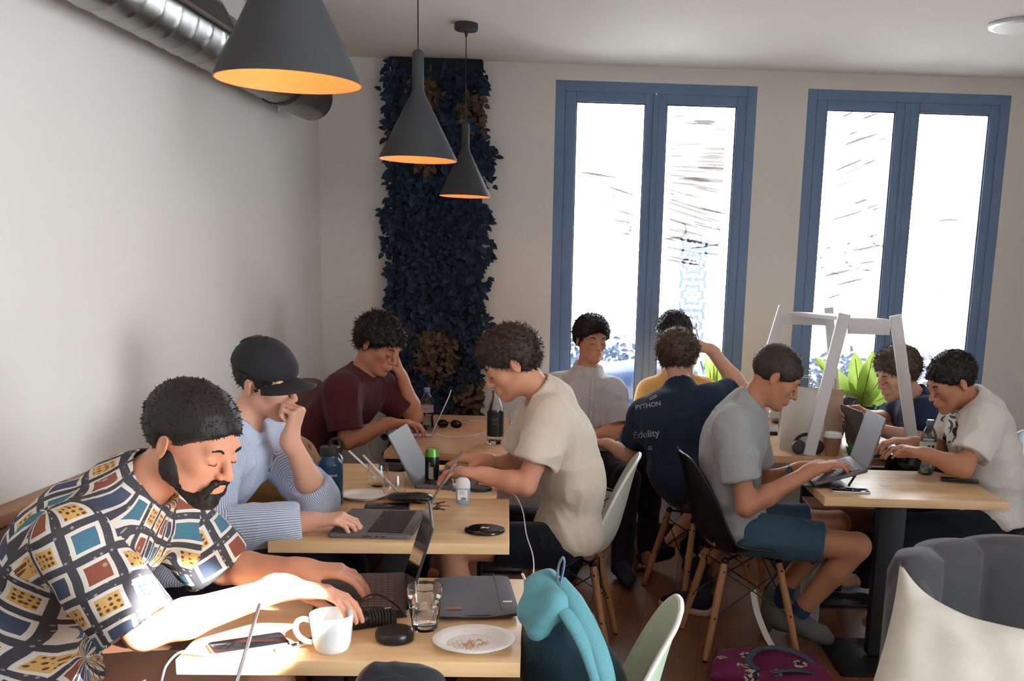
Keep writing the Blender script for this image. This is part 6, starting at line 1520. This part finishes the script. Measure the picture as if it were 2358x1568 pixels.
# ------------------------------------------------------------------ leafy wall panel
gp = empty('leafy_wall_panel', (-.963, WY, 0), 0, 'dark blue-green artificial leaf panel from floor to ceiling left of the windows', 'plant panel')
MB().box((.0, -.03, CZ / 2 - .0), (.50, .06, CZ - .004), bev=.004).build('backing', mat('dark_panel_backing', rgb(24, 34, 44), .9), gp)
gl1, gl2, gl3 = leafmat('dark_blue_green_leaf', rgb(48, 70, 92), .08), leafmat('deep_teal_leaf', rgb(38, 57, 77), .08), leafmat('dry_brown_leaf', rgb(112, 94, 78), .1)
rr = random.Random(12); b = MB(); pts = []
blobs = [(at(985, 215, WY), .10), (at(1095, 260, WY), .09), (at(985, 375, WY), .06), (at(1010, 815, WY), .14), (at(925, 300, WY), .05), (at(1095, 930, WY), .12)]
for i in range(4200):
    x = rr.uniform(-.248, .248); z = rr.uniform(.02, CZ - .06)
    if rr.random() < .09: x = rr.choice((-1, 1)) * rr.uniform(.235, .268)
    wx = x - .963; mi = rr.choice((0, 0, 1))
    for c_, r_ in blobs:
        if (wx - c_.x) ** 2 + ((z - c_.z) * .8) ** 2 < (r_ * rr.uniform(.7, 1.15)) ** 2: mi = 2
    big = rr.random() < .06; L_ = rr.uniform(.035, .06) * (1.35 if big else 1)
    d = V((rr.gauss(0, .55) + (1.1 if x > .23 else (-1.1 if x < -.23 else 0)) * rr.random(), -rr.uniform(.15, .8), rr.gauss(-.35, .55))); n_ = V((rr.gauss(0, .4), -1, rr.uniform(0, .9)))
    leaf(b, (x, -.055 - rr.random() * .03, z), d, L_, L_ * rr.uniform(.5, .75), n_, rr.uniform(-.1, .5), mi) if False else pts.append((x, z, d, L_, n_, mi))
def smallleaf(b, base, d, L, w, n, mi):
    d = d.normalized(); s = d.cross(n).normalized(); n = s.cross(d); p = V(base)
    b.add([p, p + d * L * .35 + s * w / 2 + n * .004, p + d * L * .35 - n * .004, p + d * L * .35 - s * w / 2 + n * .004, p + d * L * .75 + s * w * .36 - n * .002, p + d * L * .75 - n * .006, p + d * L * .75 - s * w * .36 - n * .002, p + d * L - n * .012],
          [(0, 1, 2), (0, 2, 3), (1, 4, 5, 2), (2, 5, 6, 3), (4, 7, 5), (5, 7, 6)], mi)
for x, z, d, L_, n_, mi in pts: smallleaf(b, (x, -.055 - rr.random() * .035, z), d, L_, L_ * rr.uniform(.55, .8), n_, mi)
# stray tufts sticking out past the edges
for (u, v, sx, k) in ((892, 200, -1, 26), (895, 300, -1, 14), (886, 505, -1, 30), (892, 560, -1, 16), (900, 620, -1, 14), (1128, 350, 1, 40), (1130, 400, 1, 30), (1125, 510, 1, 16), (1130, 575, 1, 22), (1122, 660, 1, 20), (1128, 750, 1, 22), (897, 700, -1, 14), (892, 150, -1, 10)):
    p = at(u, v, WY - .05)
    for i in range(k):
        q = V((p.x + .963 - sx * .02 + rr.gauss(0, .014), -.05 - rr.random() * .03, p.z + rr.gauss(0, .028))); smallleaf(b, q, V((sx * rr.uniform(.2, 1), -.3, rr.gauss(-.1, .7))), rr.uniform(.035, .055), .028, V((0, -1, .3)), rr.choice((0, 1)))
tag(b.build('leaf', [gl1, gl2, gl3], gp, smooth=False), kind='stuff')
# ------------------------------------------------------------------ street outside the windows
pave = mat('pale_pavement', rgb(226, 224, 220), .9)
pv = struct(MB().box((.9, 10.2, -.06), (14, 7.7, .1)).build('floor_outside', pave, smooth=False)) if False else tag(MB().box((.9, 10.4, -.06), (14, 7.9, .1)).build('pavement', pave, smooth=False), kind='structure')
mc = empty('motorcycle', (.30, 7.35, 0), math.radians(8), 'dark blue parked motorcycle outside the left window', 'motorcycle'); bikeb = mat('bike_blue_paint', rgb(30, 44, 72), .3); chrome = mat('chrome', rgb(180, 190, 205), .15, metal=1)
for x in (-.62, .66):
    MB().tube([(x + .27 * math.cos(a), 0, .31 + .27 * math.sin(a)) for a in [2 * PI * i / 40 for i in range(41)]], .045, 12, cap=False).build('tyre', sole_b, mc)
    b = MB()
    for i in range(10): a = 2 * PI * i / 10; b.tube([(x, 0, .31), (x + .25 * math.cos(a), 0, .31 + .25 * math.sin(a))], .006, 6)
    tag(b.build('spoke', chrome, mc), kind='stuff')
S = SDF(); S.cap((-.25, 0, .78), .15, (.22, 0, .82), .17, .06).cap((-.6, 0, .80), .08, (-.2, 0, .76), .11, .06).cap((.0, 0, .45), .16, (.1, 0, .60), .15, .06); P, Q = S.mesh(.012); link('body_work', np_mesh('mb', P, Q), bikeb, mc)
MB().tube([(.62, .09, .31), (.42, .09, .95)], .02, 8).build('fork', chrome, mc); MB().tube([(.62, -.09, .31), (.42, -.09, .95)], .02, 8).build('fork', chrome, mc)
MB().tube(smoothpath([(.30, -.36, 1.02), (.38, -.24, 1.08), (.42, 0, 1.03), (.38, .24, 1.08), (.30, .36, 1.02)], 6), .014, 8).build('handlebar', chrome, mc)
MB().ball((.52, 0, .92), (.07, .09, .09), 16).build('headlamp', chrome, mc)
for y in (-.3, .3): MB().tube([(.33, y, 1.05), (.28, y, 1.20)], .006, 6).ball((.27, y, 1.22), (.02, .06, .035), 10).build('mirror', blackpl, mc)
greyl = leafmat('grey_green_hedge_leaf', rgb(48, 60, 78), .2)
def hedge(name, x0, x1, y, z0, z1, n, label, seed):
    rr = random.Random(seed); o = empty(name, ((x0 + x1) / 2, y, 0), 0, label, 'bush'); MB().box((0, 0, z0 / 2), (x1 - x0, .35, z0), bev=.01).build('trough', potm, o); b = MB()
    for i in range(n):
        q = V((rr.uniform(x0, x1) - (x0 + x1) / 2, rr.gauss(0, .12), z0 + (z1 - z0) * rr.random() ** 1.2 * (1 + .15 * math.sin(i)))); smallleaf(b, q, V((rr.gauss(0, 1), rr.gauss(0, 1), rr.uniform(-.2, 1.2))), rr.uniform(.05, .09), .035, V((0, -1, .5)), 0)
    tag(b.build('foliage', greyl, o, smooth=False), kind='stuff'); return o
hedge('clipped_bush', -.30, .42, 8.3, .55, .98, 500, 'grey-green bush outside behind the motorcycle', 1); hedge('clipped_bush', 1.6, 3.4, 8.4, .50, .92, 1000, 'long grey-green bush outside the right window', 2)
# patterned tile column of the house opposite and a shop name board outline
tc_ = empty('tiled_column', (at(1594, 650, 10.5).x, 10.5, 0), 0, 'white column with blue patterned tiles across the street', 'column')
def tilem():
    m, g, b = newmat('blue_pattern_tile'); co = g.n('ShaderNodeTexCoord').outputs['Object']; mp = g.n('ShaderNodeMapping', Vector=co, Scale=(1 / .30, 1, 1 / .30)).outputs[0]; sp = g.n('ShaderNodeSeparateXYZ', Vector=mp)
    fx = g.m('ABSOLUTE', g.m('SUBTRACT', g.m('FRACT', g.m('ADD', sp.outputs[0], .5)), .5)); fz = g.m('ABSOLUTE', g.m('SUBTRACT', g.m('FRACT', sp.outputs[2]), .5))
    r = g.m('SQRT', g.m('ADD', g.m('MULTIPLY', fx, fx), g.m('MULTIPLY', fz, fz))); w = g.m('SINE', g.m('ADD', g.m('MULTIPLY', r, 26.0), g.m('MULTIPLY', g.m('SINE', g.m('MULTIPLY', g.m('ARCTAN2', fx, fz), 8.0)), 1.4)))
    g.set(b.inputs['Base Color'], g.mix(g.m('GREATER_THAN', w, .1), rgb(236, 238, 240), rgb(46, 58, 90))); return m
MB().box((0, 0, at(1594, 670, 10.5).z), (.27, .12, 1.05)).build('tile_face', tilem(), tc_, smooth=False); MB().box((0, .1, 1.4), (.5, .1, 2.8)).build('shaft', pave, tc_, smooth=False)
# lettering on the garments
def shirt_text(person_shirt, txt, u, v, y, size, rot, m, name='lettering', d=None, bold=.0006):
    me = textmesh(txt, size, .0, bold); c = at(u, v, y); view = (c - V((0, 0, CH))).normalized() if d is None else V(d).normalized()
    R_ = basis(view.cross(V((0, 0, 1))), -view); me.transform(Matrix.Translation(c) @ R_.to_4x4() @ Matrix.Rotation(rot, 4, 'Z'))
    project_mesh(me, person_shirt, view, .0015); return link(name, me, m, person_shirt, smooth=False)
wprint = mat('worn_white_print', rgb(168, 172, 182), .8); bprint = mat('black_print', rgb(34, 36, 44), .8)
d7 = (-.28, .95, -.15)
shirt_text(P7[1], 'PYTHON', 1492, 934, 4.9, .030, .22, wprint); shirt_text(P7[1], 'con', 1504, 914, 4.9, .026, .5, wprint)
shirt_text(P7[1], 'fidelity', 1488, 1000, 4.9, .046, .15, wprint); shirt_text(P7[1], 'G', 1497, 1032, 4.9, .026, 0, wprint)
# black brush figure on the white tee
me_b = MB(); c = at(2187, 985, 4.35)
def blob2(pts, w): me_b.grid([[V((x + w_ * s_, z, 0)) for x, z in pts] for s_, w_ in ((-1, w), (1, w))]) if False else None
shp = []
for pts, w in (([(0, .052), (.012, .058), (.024, .05), (.02, .04), (.005, .04), (-.004, .046)], .006), ([(-.006, .03), (.006, .015), (.004, -.005), (-.010, -.02), (-.016, -.04), (-.006, -.055), (.008, -.05)], .007), ([(.018, .028), (.024, .008), (.018, -.012), (.022, -.032), (.014, -.05)], .0055), ([(-.02, .045), (-.032, .03), (-.026, .022)], .004), ([(-.004, .0), (.014, -.004), (.012, -.018)], .005)):
    sp2 = smoothpath([(x, z, 0) for x, z in pts], 5); rows = [[], []]
    for i, p in enumerate(sp2):
        t = (sp2[min(i + 1, len(sp2) - 1)] - sp2[max(i - 1, 0)]).normalized(); w_ = w * (.35 + .65 * math.sin(PI * (i + .5) / len(sp2)))
        rows[0].append(p + V((-t.y, t.x, 0)) * w_); rows[1].append(p - V((-t.y, t.x, 0)) * w_)
    me_b.grid(rows)
me = me_b.mesh('figure'); view = (c - V((0, 0, CH))).normalized(); me.transform(Matrix.Translation(c) @ basis(view.cross(V((0, 0, 1))), -view).to_4x4() @ Matrix.Scale(1.15, 4)); project_mesh(me, P10[1], view, .0015); link('printed_figure', me, bprint, P10[1], smooth=False)
# placket and buttons of the pale shirt
pl_ = MB(); view = (at(1350, 920, 5.6) - V((0, 0, CH))).normalized(); ln = [at(1366 - 3 * i * .25, 872 + i * 11, 5.6) for i in range(12)]
for p in ln[1::3]: 
    b = MB(); b.lathe([(0, 0), (.005, 0)], 12, Matrix.Translation(p) @ basis((1, 0, 0), -view).to_4x4()); me = b.mesh('button'); project_mesh(me, P5[1], view, .0025); link('button', me, wplastic, P5[1])
b = MB(); b.grid([[p + V((dx, 0, 0)) for p in ln] for dx in (-.013, -.011)]).grid([[p + V((dx, 0, 0)) for p in ln] for dx in (.011, .013)]); me = b.mesh('seam'); project_mesh(me, P5[1], view, .0012); link('placket_seam', me, mat('grey_seam', rgb(150, 152, 158), .9), P5[1])
